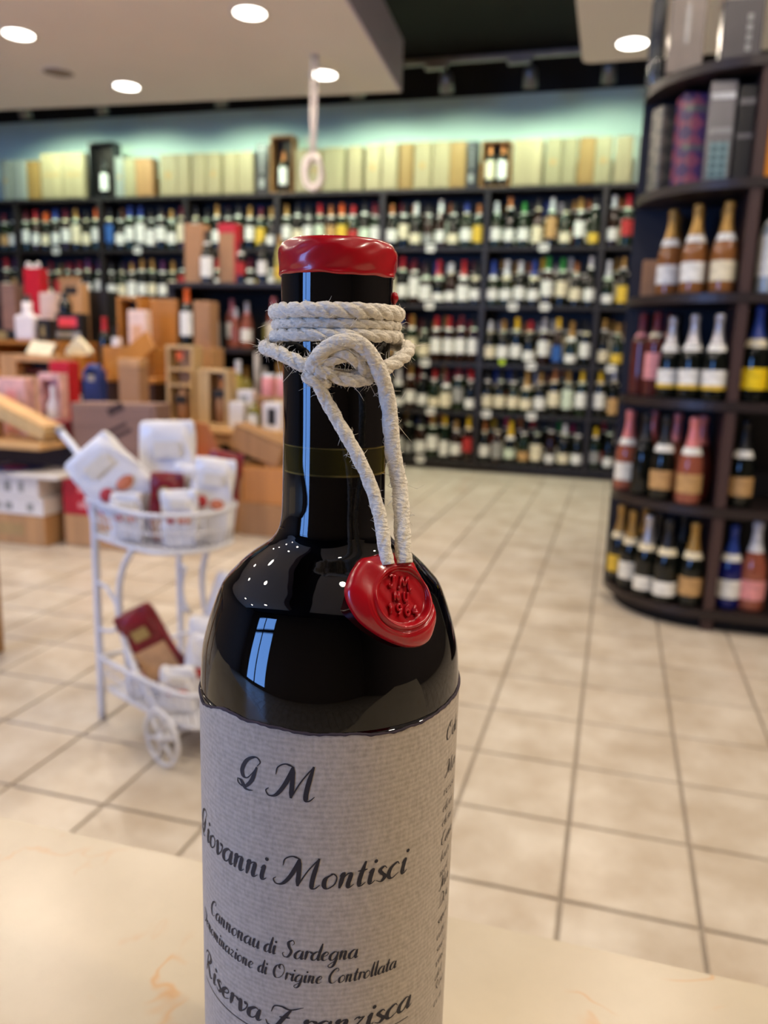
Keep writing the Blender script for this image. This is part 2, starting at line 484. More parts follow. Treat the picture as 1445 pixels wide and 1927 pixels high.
def bottle_meshes(kind, lab='mid'):
    if (kind, lab) in BM: return BM[(kind, lab)]
    prof, capz, l0, l1 = PROF[kind]
    n = 14
    body = MB().lathe(prof, n).mesh('bottle_body')
    cz = [(at_r(prof, capz) + .0007, capz)] + [(r + .0007, z) for r, z in prof if z > capz + .004 and r > 0] + [(0, prof[-1][1] + .0008)]
    cap = MB().lathe(cz, n).mesh('capsule')
    if lab == 'tall': l0, l1 = l0 - .01, l1 + .025
    if lab == 'low': l0, l1 = l0 - .015, l1 - .03
    R = prof[4][0] + .0007
    a = math.radians(76)
    label = MB().lathe([(R, l0), (R, l1)], 12, a0=-math.pi / 2 - a, a1=-math.pi / 2 + a).mesh('paper_label')
    z0 = capz - .016 if kind != 'champagne' else capz - .028
    z1 = capz - .002
    neck = MB().lathe([(at_r(prof, z0) + .0008, z0), (at_r(prof, (z0 + z1) / 2) + .0009, (z0 + z1) / 2), (at_r(prof, z1) + .0008, z1)], 10, a0=-math.pi / 2 - a, a1=-math.pi / 2 + a).mesh('neck_label')
    for me in (body, cap, label, neck): me.materials.append(PLACE)
    BM[(kind, lab)] = (body, cap, label, neck)
    return BM[(kind, lab)]
GL = {'dark': glass('glass_black_green', (16, 20, 15)), 'green': glass('glass_green', (26, 40, 22)), 'brown': glass('glass_brown', (40, 22, 12)),
      'rose': glass('rose_wine_glass', (150, 84, 64)), 'deep rose': glass('deep_rose_glass', (92, 42, 36)), 'amber': glass('amber_wine_glass', (142, 92, 50)), 'straw': glass('straw_wine_glass', (170, 160, 84)),
      'clear': glass('clear_bottle_glass', (168, 176, 178)), 'blue': glass('cobalt_glass', (16, 24, 96)), 'olive': glass('olive_oil_glass', (110, 104, 20)), 'white': glass('white_ceramic', (226, 218, 220), 0.3)}
def cm(n, c, r=0.35, mt=0.0): return pm('capsule_' + n, c, r, mt)
CP = {'red': cm('red', (170, 24, 30)), 'wine-red': cm('winered', (98, 16, 28)), 'black': cm('black', (22, 22, 24)), 'gold': cm('gold', (170, 132, 66), .35, .4), 'orange': cm('orange', (214, 92, 20)), 'green': cm('green', (40, 130, 50)),
      'blue': cm('blue', (34, 60, 140)), 'white': cm('white', (210, 212, 216)), 'silver': cm('silver', (180, 180, 186), .3, .6), 'yellow': cm('yellow', (224, 184, 30)), 'copper': cm('copper', (176, 112, 64), .35, .5), 'pink': cm('pink', (222, 130, 128), .3, .2), 'purple': cm('purple', (90, 40, 90)), 'turquoise': cm('turquoise', (40, 140, 170)), 'magenta': cm('magenta', (190, 40, 100))}
def lm(n, c): return pm('label_' + n, c, 0.7, var=0.18, scale=60)
LB = {'white': lm('white', (232, 232, 224)), 'cream': lm('cream', (228, 218, 186)), 'pale green': lm('palegreen', (206, 220, 196)), 'yellow': lm('yellow', (222, 186, 60)), 'tan': lm('tan', (190, 150, 96)), 'blue': lm('blue', (40, 90, 160)), 'red': lm('red', (176, 40, 40)), 'black': lm('black', (30, 28, 28)), 'grey': lm('grey', (150, 150, 146)), 'pink': lm('pink', (226, 150, 150)), 'turquoise': lm('turq', (110, 190, 190)), 'bright yellow': lm('brightyellow', (240, 205, 10))}
def bottle(kind, gl, cap, lab, loc, label, group, rz=0.0, s=1.0, cat='wine bottle', neck=None, labsize='mid', name='wine_bottle'):
    b, c, l, n = bottle_meshes(kind, labsize)
    o = link(name, b, None, loc, (0, 0, rz), GL[gl])
    o.scale = (s, s, s)
    tag(o, label, cat, group)
    if cap: link('capsule', c, o, mat=CP[cap])
    if lab: link('paper_label', l, o, mat=LB[lab])
    if neck: link('neck_label', n, o, mat=LB[neck])
    return o

ROW = ['top shelf', 'second shelf', 'third shelf', 'fourth shelf', 'bottom shelf']
def bay_word(i):
    return ['leftmost bay', 'second bay from left', 'third bay from left', 'fourth bay from left', 'fifth bay from left', 'sixth bay from left', 'seventh bay from left', 'rightmost bay'][i]
red_caps = ['red', 'wine-red', 'black', 'black', 'wine-red', 'red', 'purple', 'black', 'gold']
mix_caps = ['gold', 'white', 'copper', 'green', 'blue', 'yellow', 'black', 'silver', 'white', 'black', 'red', 'copper', 'black', 'gold', 'magenta', 'black', 'black', 'copper']
dark_caps = ['black', 'wine-red', 'black', 'red', 'black', 'copper', 'gold', 'black', 'blue', 'orange']
labs = ['white', 'cream', 'white', 'white', 'pale green', 'white', 'cream', 'cream', 'white', 'grey', 'white', 'white', 'white', 'cream', 'white', 'tan', 'white', 'cream', 'yellow', 'white', 'cream', 'red', 'white', 'white', 'blue']
stuff_bottles = {}
count = 0
def shelf_bottle(bay, row, x, y, idx, back):
    rs = random.Random(bay * 1000 + row * 100 + idx + (50000 if back else 0))
    right = bay >= 5
    if row == 0 and not right: caps = dark_caps
    elif row == 1 and not right: caps = red_caps
    elif bay == 5 and row in (1, 2, 3): caps = red_caps + ['blue', 'white']
    else: caps = mix_caps
    kind = rs.choice(['bordeaux', 'bordeaux', 'burgundy', 'bordeaux', 'burgundy'] if not right else ['bordeaux', 'burgundy', 'hock', 'champagne', 'bordeaux', 'burgundy'])
    cap = rs.choice(caps); lab = rs.choice(labs); gl = rs.choice(['dark', 'dark', 'green', 'dark', 'brown', 'green'] + ([]))
    ls = rs.choice(['mid', 'mid', 'tall', 'low'])
    nk = rs.choice(['white', 'cream', 'pale green', 'white'])
    s = rs.uniform(1.06, 1.16) if kind == 'bordeaux' else rs.uniform(1.0, 1.05)
    return kind, gl, cap, lab, ls, nk, s, rs
jobs = []
for row in range(5):
    for bay in range(0, 8):
        if row >= 2 and bay < 3: continue
        if row >= 3 and bay < 5: continue
        x0, x1 = UP[bay] + 0.062, UP[bay + 1] - 0.062
        n = int((x1 - x0) / 0.0895) + 1
        for i in range(n):
            x = x0 + (x1 - x0) * i / (n - 1)
            if bay == 0 and x < -5.28: continue
            if bay == 7 and x > 0.20: continue
            jobs.append((0, row, bay, i, x, n))
        for i in range(n - 1):
            x = x0 + (x1 - x0) * (i + 0.5) / (n - 1)
            if bay == 0 and x < -5.28: continue
            if bay == 7 and x > 0.20: continue
            jobs.append((1, row, bay, i, x, n))
jobs.sort(key=lambda j: (j[0], j[1] if j[0] == 0 else abs(j[2] - 6)))
back_mb = {}
for back, row, bay, i, x, n in jobs:
    kind, gl, cap, lab, ls, nk, s, rs = shelf_bottle(bay, row, x, 0, i, back)
    z = SH[row + 1]
    y = YF + (0.058 if not back else 0.160) + rs.uniform(-0.006, 0.006)
    x += rs.uniform(-0.0015, 0.0015)
    count += 1
    where = '%s from left, %s, %s' % (ORD[i], ROW[row], bay_word(bay))
    if count <= 285:
        text = ('%s-capped %s bottle, %s label, %s' % (cap, gl if gl != 'dark' else 'black', lab, where)) if not back else ('%s-capped bottle in the back row, %s' % (cap, where))
        bottle(kind, gl, cap, lab, (x, y, z), text, 'wine bottles on the wall shelving', rs.uniform(-0.3, 0.3), s, neck=nk, labsize=ls)
    else:
        T = Matrix.Translation((x, y, z)) @ Matrix.Scale(s, 4)
        for me, mt in zip(bottle_meshes(kind, ls), (GL[gl], CP[cap], LB[lab], LB['white'])):
            mb = back_mb.setdefault('all', (MB(), []))
            if mt not in mb[1]: mb[1].append(mt)
            mb[0].add([v.co[:] for v in me.vertices], [tuple(p.vertices) for p in me.polygons], True, mb[1].index(mt), T)
if back_mb:
    o = back_mb['all'][0].build('back_row_bottles', back_mb['all'][1])
    o['kind'] = 'stuff'; tag(o, 'rear rows of wine bottles standing behind the front bottles on wall shelving', 'wine bottles')

# price tags on the shelf fronts
m_tag = pm('price_tag_white', (236, 236, 228), 0.5)
m_print = pm('print_grey', (120, 118, 112), 0.7)
tags = [(-1.396, 1, 'sixth bay from left', ''), (-0.576, 1, 'seventh bay from left', ''), (-1.387, 2, 'sixth bay from left', ''), (-0.769, 2, 'seventh bay from left', ', left one'), (-0.542, 2, 'seventh bay from left', ', right one'),
        (-1.404, 3, 'sixth bay from left', ''), (-0.611, 3, 'seventh bay from left', ''), (-0.049, 3, 'rightmost bay', ''), (-1.346, 4, 'sixth bay from left', ''), (-0.586, 4, 'seventh bay from left', ', right one'), (-0.919, 4, 'seventh bay from left', ', left one'),
        (-1.414, 5, 'sixth bay from left', ''), (-3.847, 1, 'third bay from left', ''), (-4.631, 1, 'second bay from left', ''), (-3.75, 2, 'third bay from left', '')]
for x, s_, bw, extra in tags:
    t = thing('price_tag', 'white price tag hanging under the %s bottles, %s%s' % (ROW[s_ - 1], bw, extra), 'price tag', (x, YF - 0.004, SH[s_]), 0, 'price tags on the wall shelving')
    poly = []
    for cx, cz, a0 in ((.022, .008, 0), (-.022, .008, 90), (-.022, -.020, 180), (.022, -.020, 270)):
        for k in range(4):
            a = math.radians(a0 + 30 * k); poly.append((cx + .012 * math.cos(a), cz + .012 * math.sin(a)))
    MB().prism(poly, 0, 0.002, M=Matrix.Rotation(math.radians(90), 4, 'X')).build('card', m_tag, t)
    MB().box(-.024, .024, -.0032, -.0022, -.010, .004).build('printed_price', m_print, t)

st = thing('promo_sticker', 'small round lime-green sticker on a shelf edge in the seventh bay', 'sticker', (-0.825, YF - 0.006, 0.822))
MB().lathe([(0, 0), (.020, 0), (.022, .001), (.022, .002)], 20, M=Matrix.Rotation(math.radians(90), 4, 'X')).build('disc', pm('lime_sticker', (200, 226, 30), .5), st)
MB().lathe([(.010, .0005), (.013, .0005)], 16, M=Matrix.Translation((0, -.0026, 0)) @ Matrix.Rotation(math.radians(90), 4, 'X')).build('printed_ring', pm('green_print', (90, 140, 20), .5), st)

# ------------------------------------------------------------------ boxes on top of the wall shelving
W = {'pale': wood('pine_pale', (162, 148, 114)), 'yellow': wood('pine_yellow', (150, 118, 66)), 'cream': wood('pine_cream', (152, 142, 108)), 'white': wood('white_washed_box', (140, 144, 136)), 'brown': wood('oak_brown', (160, 118, 74)),
     'black': pm('black_gift_box', (26, 26, 28), 0.4), 'dark': wood('dark_brown_wood', (62, 40, 30)), 'orange': wood('varnished_orange_pine', (180, 120, 54), 0.4), 'lightpine': wood('light_pine_box', (198, 168, 120)), 'crate': wood('crate_pine', (188, 144, 98)), 'kraft': pm('kraft_card', (168, 126, 90), 0.8, var=0.06, scale=30), 'taupe': wood('taupe_case_wood', (132, 102, 90), 0.6, 0), 'lightcrate': wood('light_table_pine', (206, 164, 112), 0.5, 0),
     'red': pm('red_gift_card', (186, 16, 36), 0.45), 'blue': pm('blue_gift_card', (32, 54, 120), 0.5), 'pinkfloral': pm('pink_floral_card', (216, 168, 162), 0.5, var=0.35, scale=25), 'whitecard': pm('white_card', (226, 222, 220), 0.5, var=0.04)}
m_gold = pm('gold_print', (176, 150, 96), 0.4, 0.4)
m_brand = pm('burnt_brand_print', (170, 140, 92), 0.7)
m_hollow = pm('box_inside_dark', (40, 32, 26), 0.8)
tops = [(-5.171, -5.074, 2.36, 'white'), (-5.052, -4.919, 2.36, 'white'), (-4.903, -4.787, 2.35, 'yellow'), (-4.764, -4.551, 2.40, 'pale'), (-4.546, -4.342, 2.40, 'pale'), (-4.299, -4.060, 2.47, 'openblack'), (-4.052, -3.973, 2.35, 'white'),
        (-3.968, -3.865, 2.34, 'cream'), (-3.861, -3.706, 2.335, 'brown'), (-3.643, -3.490, 2.355, 'pale'), (-3.486, -3.382, 2.355, 'pale'), (-3.359, -3.242, 2.355, 'pale'), (-3.229, -3.109, 2.352, 'pale'), (-3.081, -2.968, 2.35, 'pale'), (-2.959, -2.828, 2.35, 'pale'),
        (-2.806, -2.704, 2.40, 'black'), (-2.686, -2.498, 2.455, 'open1'), (-2.476, -2.381, 2.352, 'pale'), (-2.373, -2.278, 2.352, 'pale'), (-2.261, -2.084, 2.355, 'cream'), (-2.063, -1.951, 2.358, 'pale'), (-1.922, -1.807, 2.36, 'pale'), (-1.795, -1.677, 2.365, 'pale'),
        (-1.661, -1.561, 2.362, 'yellow'), (-1.549, -1.426, 2.365, 'pale'), (-1.414, -1.289, 2.364, 'pale'), (-1.285, -1.168, 2.36, 'yellow'), (-1.165, -1.084, 2.356, 'black'), (-1.061, -0.849, 2.352, 'open2'), (-0.831, -0.627, 2.352, 'pale'), (-0.609, -0.497, 2.352, 'cream'),
        (-0.489, -0.392, 2.35, 'cream'), (-0.382, -0.275, 2.35, 'yellow'), (-0.271, -0.159, 2.348, 'cream'), (-0.141, -0.023, 2.348, 'pale'), (-0.002, 0.074, 2.345, 'white')]
def open_box(t, x0, x1, y0, y1, z0, z1, mat, inner, th=0.010):
    """wooden presentation box standing open to the front (-y)"""
    MB().box(x0, x0 + th, y0, y1, z0, z1, .0015).build('side_panel', mat, t)
    MB().box(x1 - th, x1, y0, y1, z0, z1, .0015).build('side_panel', mat, t)
    MB().box(x0 + th, x1 - th, y0, y1, z1 - th, z1, .0015).build('top_panel', mat, t)
    MB().box(x0 + th, x1 - th, y0, y1, z0, z0 + th, .0015).build('bottom_panel', mat, t)
    MB().box(x0 + th, x1 - th, y1 - th, y1, z0 + th, z1 - th).build('back_board', inner, t)
for i, (x0, x1, zt, kd) in enumerate(tops):
    h = zt - 2.04; w = x1 - x0; cx = (x0 + x1) / 2
    nm = {'white': 'white wooden', 'yellow': 'yellowish wooden', 'pale': 'pale pine', 'cream': 'cream wooden', 'brown': 'brown wooden', 'black': 'tall black', 'openblack': 'open black-lined wooden', 'open1': 'open brown wooden', 'open2': 'open wooden two-bottle'}[kd]
    t = thing('wine_gift_box', '%s wine box on top of the wall shelving, %s from left' % (nm, ORD[i]), 'box', (cx, YF + 0.02, 2.04), 0, 'gift boxes on top of the wall shelving')
    d = 0.10 if w < 0.16 else 0.16
    if kd.startswith('open'):
        open_box(t, -w / 2, w / 2, 0, 0.11, 0, h, W['black' if kd == 'openblack' else 'brown'], m_hollow)
        k = 2 if kd == 'open2' else 1
        for q in range(k):
            bx = 0 if k == 1 else (-0.045 + 0.09 * q)
            bottle('bordeaux', 'dark', 'black' if kd == 'openblack' else 'copper', 'white' if q or kd != 'open2' else 'cream', (cx + bx, YF + 0.068, 2.0505), '%s-labelled bottle inside the %s box above the shelving%s' % ('white' if q or kd != 'open2' else 'cream', nm, '' if k == 1 else (', left of two' if q == 0 else ', right of two')), 'bottles in open presentation boxes', 0, min(1.0, (h - 0.025) / 0.302), labsize='tall')
    else:
        mt = W[kd]
        MB().box(-w / 2, w / 2, 0.004, d, 0, h, .003).build('box_body', mt, t)
        ld = MB().box(-w / 2 + .012, w / 2 - .012, 0.0, 0.0045, .012, h - .006, .002).build('sliding_lid', mt, t)
        if kd == 'black':
            MB().box(-w * .2, w * .2, -0.0012, 0.0, h * .12, h * .30).build('printed_mark', LB['grey'], ld)
            for q in range(6): MB().box(-w * .12, w * .12, -0.0012, 0.0, h * (.42 + .07 * q), h * (.46 + .07 * q)).build('printed_mark', LB['grey'], ld)
        elif i in (3, 4):
            for q in range(5): MB().box(-w * .35 + q * w * .15, -w * .35 + q * w * .15 + w * .09, -0.001, 0.0, h * .48, h * .58).build('branded_mark', m_brand, ld)
        elif i % 3 == 0:
            MB().lathe([(0, 0), (w * .2, 0)], 16, M=Matrix.Translation((0, -0.001, h * .5)) @ Matrix.Rotation(math.radians(90), 4, 'X')).build('branded_mark', m_brand, ld)
# ================================================================== ROUND SHELF ON THE RIGHT
m_rshelf = wood('round_shelf_mahogany', (42, 33, 32), 0.38, 0, 0.10, 0)
m_rpost = wood('round_shelf_post', (70, 50, 47), 0.45, 2, 0.10, 0)
RC = (0.345, 3.0); RR = 0.335
RZ = [1.725, 1.395, 1.068, 0.742, 0.408, 0.072]
rsf = thing('round_end_shelf', 'dark brown shelving with a rounded end on the right', 'shelving', (RC[0], RC[1], 0))
arc = [(-RR * math.sin(t), -RR * math.cos(t)) for t in [math.pi / 2 * k / 20 for k in range(20, -1, -1)]]
poly = [(-RR, 0.0)] + arc[1:] + [(0.95, -RR), (0.95, 0.0)]
for z in RZ:
    MB().prism(poly, z - 0.028, z).build('curved_board', m_rshelf, rsf)
zs = [0.0] + sorted(RZ)
for a, b in zip(zs, zs[1:]):
    if a == 0: MB().box(-0.018, 0.018, -RR + 0.02, -RR + 0.06, 0, b - 0.028).build('foot', m_rpost, rsf)
    else: MB().box(-0.016, 0.016, -RR + 0.006, -0.005, a, b - 0.028, .002).build('divider_panel', m_rpost, rsf)
    if a: MB().box(0.915, 0.95, -RR + 0.006, -0.005, a, b - 0.028, .002).build('divider_panel', m_rpost, rsf)
MB().box(-RR, 0.95, 0.0, 0.016, 0.044, RZ[0]).build('back_panel', m_back, rsf)
MB().prism([(x * 0.88, y * 0.88) for x, y in poly[:-2]] + [(0.95, -RR * .88), (0.95, 0)], 0.0, 0.044).build('plinth', m_dark, rsf)
for x in (0.80,):
    MB().box(x, x + .03, -RR + 0.02, -RR + 0.06, 0, 0.044).build('foot', m_rpost, rsf)

GR = 'sparkling wines on the round shelf'
def rb(kind, gl, cap, lab, x, y, tier, label, s=1.0, neck=None, ls='mid', rz=0.0):
    return bottle(kind, gl, cap, lab, (x, y, RZ[tier] + .0005), label, GR, rz, s, 'wine bottle', neck, ls)
# tier 2: gold foils, amber wine
for i, (x, y, lb) in enumerate(((0.132, 2.86, 'white'), (0.200, 2.772, 'white'), (0.215, 2.885, None), (0.284, 2.735, 'cream'), (0.288, 2.845, None), (0.150, 2.945, None))):
    rb('champagne', 'amber', 'gold', lb, x, y, 2, 'gold-foiled amber bottle on the second round shelf, %s' % ['front left with white label', 'front middle with white label', 'behind the front middle one', 'front right with cream label', 'back right without label', 'back left without label'][i], 0.88, 'white' if lb else None)
rb('bordeaux', 'clear', 'black', 'white', 0.412, 2.74, 2, 'white-labelled bottle right of the post on the second round shelf', 0.95, ls='tall', neck='white')
rb('bordeaux', 'amber', 'gold', 'white', 0.49, 2.74, 2, 'amber bottle at the right picture edge on the second round shelf', 0.95)
# tier 3
for i, (x, y) in enumerate(((0.072, 2.945), (0.116, 2.872), (0.158, 2.945))):
    rb('bordeaux', 'deep rose', 'wine-red', 'pink' if i == 1 else None, x, y, 3, 'dark rose wine bottle on the middle round shelf, %s of three' % ['left', 'middle', 'right'][i], 0.93, neck='cream' if i == 1 else 'pink')
for i, (x, y) in enumerate(((0.160, 2.80), (0.222, 2.752), (0.290, 2.713))):
    o = rb('champagne', 'dark', 'silver', 'white', x, y, 3, 'green bottle with silver foil, white and yellow label, %s of three' % ['left', 'middle', 'right'][i], 0.86 if i else 0.84, 'white')
    R = .0435 + .0012; a = math.radians(76)
    me = MB().lathe([(R, .040), (R, .056)], 12, a0=-math.pi / 2 - a, a1=-math.pi / 2 + a).mesh('label_band'); me.materials.append(LB['yellow']); link('label_band', me, o)
rb('champagne', 'dark', 'blue', 'bright yellow', 0.404, 2.74, 3, 'champagne bottle with bright yellow label right of the post', 0.95, 'cream', rz=-.1)
rb('champagne', 'dark', 'blue', 'bright yellow', 0.490, 2.74, 3, 'champagne bottle with yellow label at the right picture edge', 0.95, 'cream')
# tier 4
for i, (gl, cap, x, y, lb, wd) in enumerate((('rose', 'pink', 0.056, 2.935, 'white', 'at the far left'), ('dark', 'black', 0.110, 2.845, None, 'second from left'), ('rose', 'pink', 0.135, 2.94, None, 'behind the second'), ('dark', 'black', 0.168, 2.775, 'tan', 'in the front middle'), ('rose', 'pink', 0.212, 2.905, None, 'in the back middle'), ('rose', 'pink', 0.249, 2.728, 'tan', 'front, left of the post'), ('deep rose', 'pink', 0.286, 2.83, None, 'beside the post'))):
    rb('champagne', gl, cap, lb, x, y, 4, '%s-foiled %s sparkling bottle on the fourth round shelf, %s' % (cap, 'rose' if gl != 'dark' else 'black', wd), 0.91, 'white' if lb or i == 0 else None)
rb('champagne', 'dark', 'black', 'tan', 0.404, 2.745, 4, 'lone dark bottle right of the post on the fourth round shelf', 0.90, 'white')
# tier 5
for i, (cap, x, y, lb, wd) in enumerate((('gold', 0.058, 2.945, 'yellow', 'at the far left'), ('gold', 0.096, 2.858, 'white', 'second from left'), ('gold', 0.140, 2.94, None, 'back, third from left'), ('silver', 0.146, 2.785, 'white', 'front, broad white label'), ('black', 0.207, 2.738, 'white', 'front middle, black foil'), ('black', 0.185, 2.87, None, 'back middle'), ('black', 0.265, 2.865, None, 'back right'), ('gold', 0.286, 2.722, 'tan', 'front, beside the post'))):
    rb('champagne', 'dark', cap, lb, x, y, 5, '%s-foiled black bottle on the lowest round shelf, %s' % (cap, wd), 0.90, 'cream' if lb else None, 'low' if i in (3, 4) else 'mid')
rb('champagne', 'blue', 'blue', 'white', 0.404, 2.74, 5, 'cobalt blue bottle with blue foil right of the post', 0.90, 'white')
rb('champagne', 'rose', 'white', 'pink', 0.474, 2.74, 5, 'rose bottle with white foil at the lower right picture edge', 0.95)
# tier 1 gift boxes
def gift(name, label, x0, x1, y0, y1, z0, z1, mat, cat='gift box', group=None, rz=0.0, lid=None, c=.003):
    t = thing(name, label, cat, ((x0 + x1) / 2, (y0 + y1) / 2, z0), rz, group)
    w, d, h = (x1 - x0) / 2, (y1 - y0) / 2, z1 - z0
    MB().box(-w, w, -d, d, 0, h, c).build('box_body', mat, t)
    if lid: MB().box(-w - .001, w + .001, -d - .001, d + .001, h * .86, h + .001, c).build('lid', lid, t)
    return t, w, d, h
def band(t, w, d, z0, z1, mat, f=0.9, name='printed_band'):
    return MB().box(-w * f, w * f, -d - .0015, -d, z0, z1).build(name, mat, t)
def diamond_material(name, c1, c2, sc=26):
    mt = pm(name, c1, 0.3)
    nt = mt.node_tree; b = nt.nodes['Principled BSDF']
    tc = nt.nodes.new('ShaderNodeTexCoord'); mp = nt.nodes.new('ShaderNodeMapping')
    mp.inputs['Rotation'].default_value = (0, math.radians(45), 0); mp.inputs['Scale'].default_value = (sc, 0.01, sc)
    ck = nt.nodes.new('ShaderNodeTexChecker'); ck.inputs['Scale'].default_value = 1.0
    ck.inputs['Color1'].default_value = lin(c1); ck.inputs['Color2'].default_value = lin(c2)
    nt.links.new(tc.outputs['Object'], mp.inputs['Vector']); nt.links.new(mp.outputs['Vector'], ck.inputs['Vector']); nt.links.new(ck.outputs['Color'], b.inputs['Base Color'])
    return mt
m_di1 = diamond_material('diamond_grey_print', (84, 84, 74), (120, 116, 100))
m_di2 = diamond_material('diamond_pink_print', (170, 90, 110), (90, 62, 110))
m_silver = pm('silver_card', (120, 118, 120), 0.3, 0.4)
m_teal = diamond_material('teal_print', (120, 150, 150), (70, 96, 104), 60)
z1 = RZ[1] + .0005
t, w, d, h = gift('gift_box', 'grey diamond-patterned gift box at left end of the upper round shelf', 0.05, 0.115, 2.90, 2.965, z1, z1 + .27, m_di1, rz=.5)
t, w, d, h = gift('gift_box', 'pink and purple diamond-patterned gift box on the upper round shelf', 0.118, 0.196, 2.815, 2.895, z1, z1 + .28, m_di2, rz=.25); band(t, w, d, h * .40, h * .46, m_silver); band(t, w, d, h * .80, h * .87, m_silver)
t, w, d, h = gift('gift_box', 'silver gift box with teal pattern on the upper round shelf', 0.198, 0.272, 2.735, 2.81, z1, z1 + .285, m_silver); band(t, w * .8, d, h * .04, h * .40, m_teal); band(t, w, d, h * .48, h * .54, LB['grey']); band(t, w, d, h * .82, h * .88, LB['white'])
t, w, d, h = gift('gift_box', 'narrow dark blue gift box between silver and black boxes', 0.250, 0.300, 2.83, 2.90, z1, z1 + .27, W['blue'])
t, w, d, h = gift('gift_box', 'black gift box left of the post on the upper round shelf', 0.279, 0.326, 2.735, 2.80, z1, z1 + .27, W['black']); band(t, w, d, h * .45, h * .50, m_silver); band(t, w, d, h * .80, h * .86, m_silver)
m_orange = pm('orange_box_card', (250, 160, 10), 0.5)
t, w, d, h = gift('gift_box', 'bright orange gift box at the right picture edge', 0.366, 0.48, 2.72, 2.80, z1, z1 + .275, m_orange); band(t, w, d, h * .3, h * .5, LB['yellow'], .5)
t, w, d, h = gift('gift_box', 'small kraft box at the left of the gold-foiled bottles', 0.052, 0.104, 2.93, 2.985, RZ[2] + .0005, RZ[2] + .125, W['kraft'])
z0 = RZ[0] + .0005
t, w, d, h = gift('gift_box', 'large grey gift box standing on top of the round shelf', 0.066, 0.168, 2.79, 2.89, z0, z0 + .27, pm('warm_grey_card', (128, 116, 106), 0.4)); band(t, w, d, h * .3, h * .7, m_silver, .15)
t, w, d, h = gift('gift_box', 'dark charcoal gift box with pale lettering on top of the round shelf', 0.212, 0.325, 2.75, 2.85, z0, z0 + .18, pm('charcoal_card', (70, 66, 68), 0.4))
for q in range(4): MB().box(.012, .026, -d - .0015, -d, h * (.2 + .15 * q), h * (.3 + .15 * q)).build('pale_lettering', LB['grey'], t)
t, w, d, h = gift('gift_box', 'beige box stacked on the charcoal box above the round shelf', 0.206, 0.322, 2.755, 2.85, z0 + .1815, z0 + .27, pm('beige_card', (226, 200, 170), 0.5))
dc = thing('glass_decanter', 'tall clear glass cylinder at the left edge above the round shelf', 'glassware', (0.034, 2.92, z0))
m_clear = pm('thin_clear_glass', (190, 196, 200), 0.05, trans=0.85)
MB().lathe([(0, .004), (.022, 0), (.025, .006), (.025, .25), (.0235, .25), (.0235, .008), (0, .008)], 20).build('vessel', m_clear, dc)
MB().lathe([(.0, .25), (.02, .251), (.02, .262), (0, .264)], 20).build('stopper', m_clear, dc)

# ================================================================== LEFT DISPLAY
def table(name, label, x0, x1, y0, y1, z, mat, legmat, th=0.03, apron=True, inset=.04):
    t = thing(name, label, 'table', ((x0 + x1) / 2, (y0 + y1) / 2, 0))
    w, d = (x1 - x0) / 2, (y1 - y0) / 2
    MB().box(-w, w, -d, d, z - th, z, .004).build('table_top', mat, t)
    for sx in (-1, 1):
        for sy in (-1, 1):
            cx, cy = sx * (w - .04), (d - .04) if sy > 0 else -d + inset
            MB().box(cx - .025, cx + .025, cy - .025, cy + .025, 0, z - th, .003).build('leg', legmat, t)
    if apron:
        for sy in (-1, 1): MB().box(-w + .065, w - .065, (sy * (d - .045) if sy > 0 else -d + inset) - .01, (sy * (d - .045) if sy > 0 else -d + inset) + .01, z - th - .05, z - th).build('apron', legmat, t)
    return t
table('display_table', 'light pine display table at the left with gift boxes', -3.70, -2.27, 2.76, 3.58, 0.45, W['lightcrate'], W['dark'], inset=.40)
table('display_table', 'light pine table carrying wooden bottle boxes behind the cart', -2.24, -1.30, 3.58, 4.20, 0.470, W['lightcrate'], W['crate'])
# dark raised platform with orange top
pf = thing('display_platform', 'raised display stand with varnished orange top and dark brown front', 'display stand', (-3.1, 4.01, 0))
MB().box(-0.95, 0.83, -0.37, 0.37, 0.672, 0.70, .004).build('top_board', W['orange'], pf)
MB().box(-0.93, 0.81, -0.35, -0.33, 0.0, 0.672).build('front_panel', W['dark'], pf)
MB().box(-0.93, 0.81, 0.33, 0.35, 0.0, 0.672).build('rear_panel', W['dark'], pf)
for sx in (-0.93, 0.79): MB().box(sx, sx + .02, -.33, .33, 0, .672).build('side_panel', W['dark'], pf)
rs_ = thing('wooden_riser', 'low orange pine riser on the display stand under the gift bottles', 'riser', (-3.30, 3.94, 0.70))
MB().box(-.45, .45, -.28, .25, .15, .17, .002).build('top_board', W['orange'], rs_)
for x in (-.44, -.0, .42): MB().box(x, x + .02, -.27, .24, 0, .15).build('support', W['orange'], rs_)
# black rack behind
rk = thing('display_rack', 'black display rack with kraft boxes on top and rose bottles below', 'rack', (-2.18, 4.64, 0))
for z in (1.245, 0.862, 0.46): MB().box(-.50, .50, -.19, .19, z - .03, z, .003).build('rack_shelf', m_shelf, rk)
for sx in (-.50, .465): MB().box(sx, sx + .035, -.17, .19, 0, 1.215).build('rack_side', m_shelf, rk)
MB().box(-.465, .465, .17, .185, 0.0, 1.215).build('rack_back', m_dark, rk)

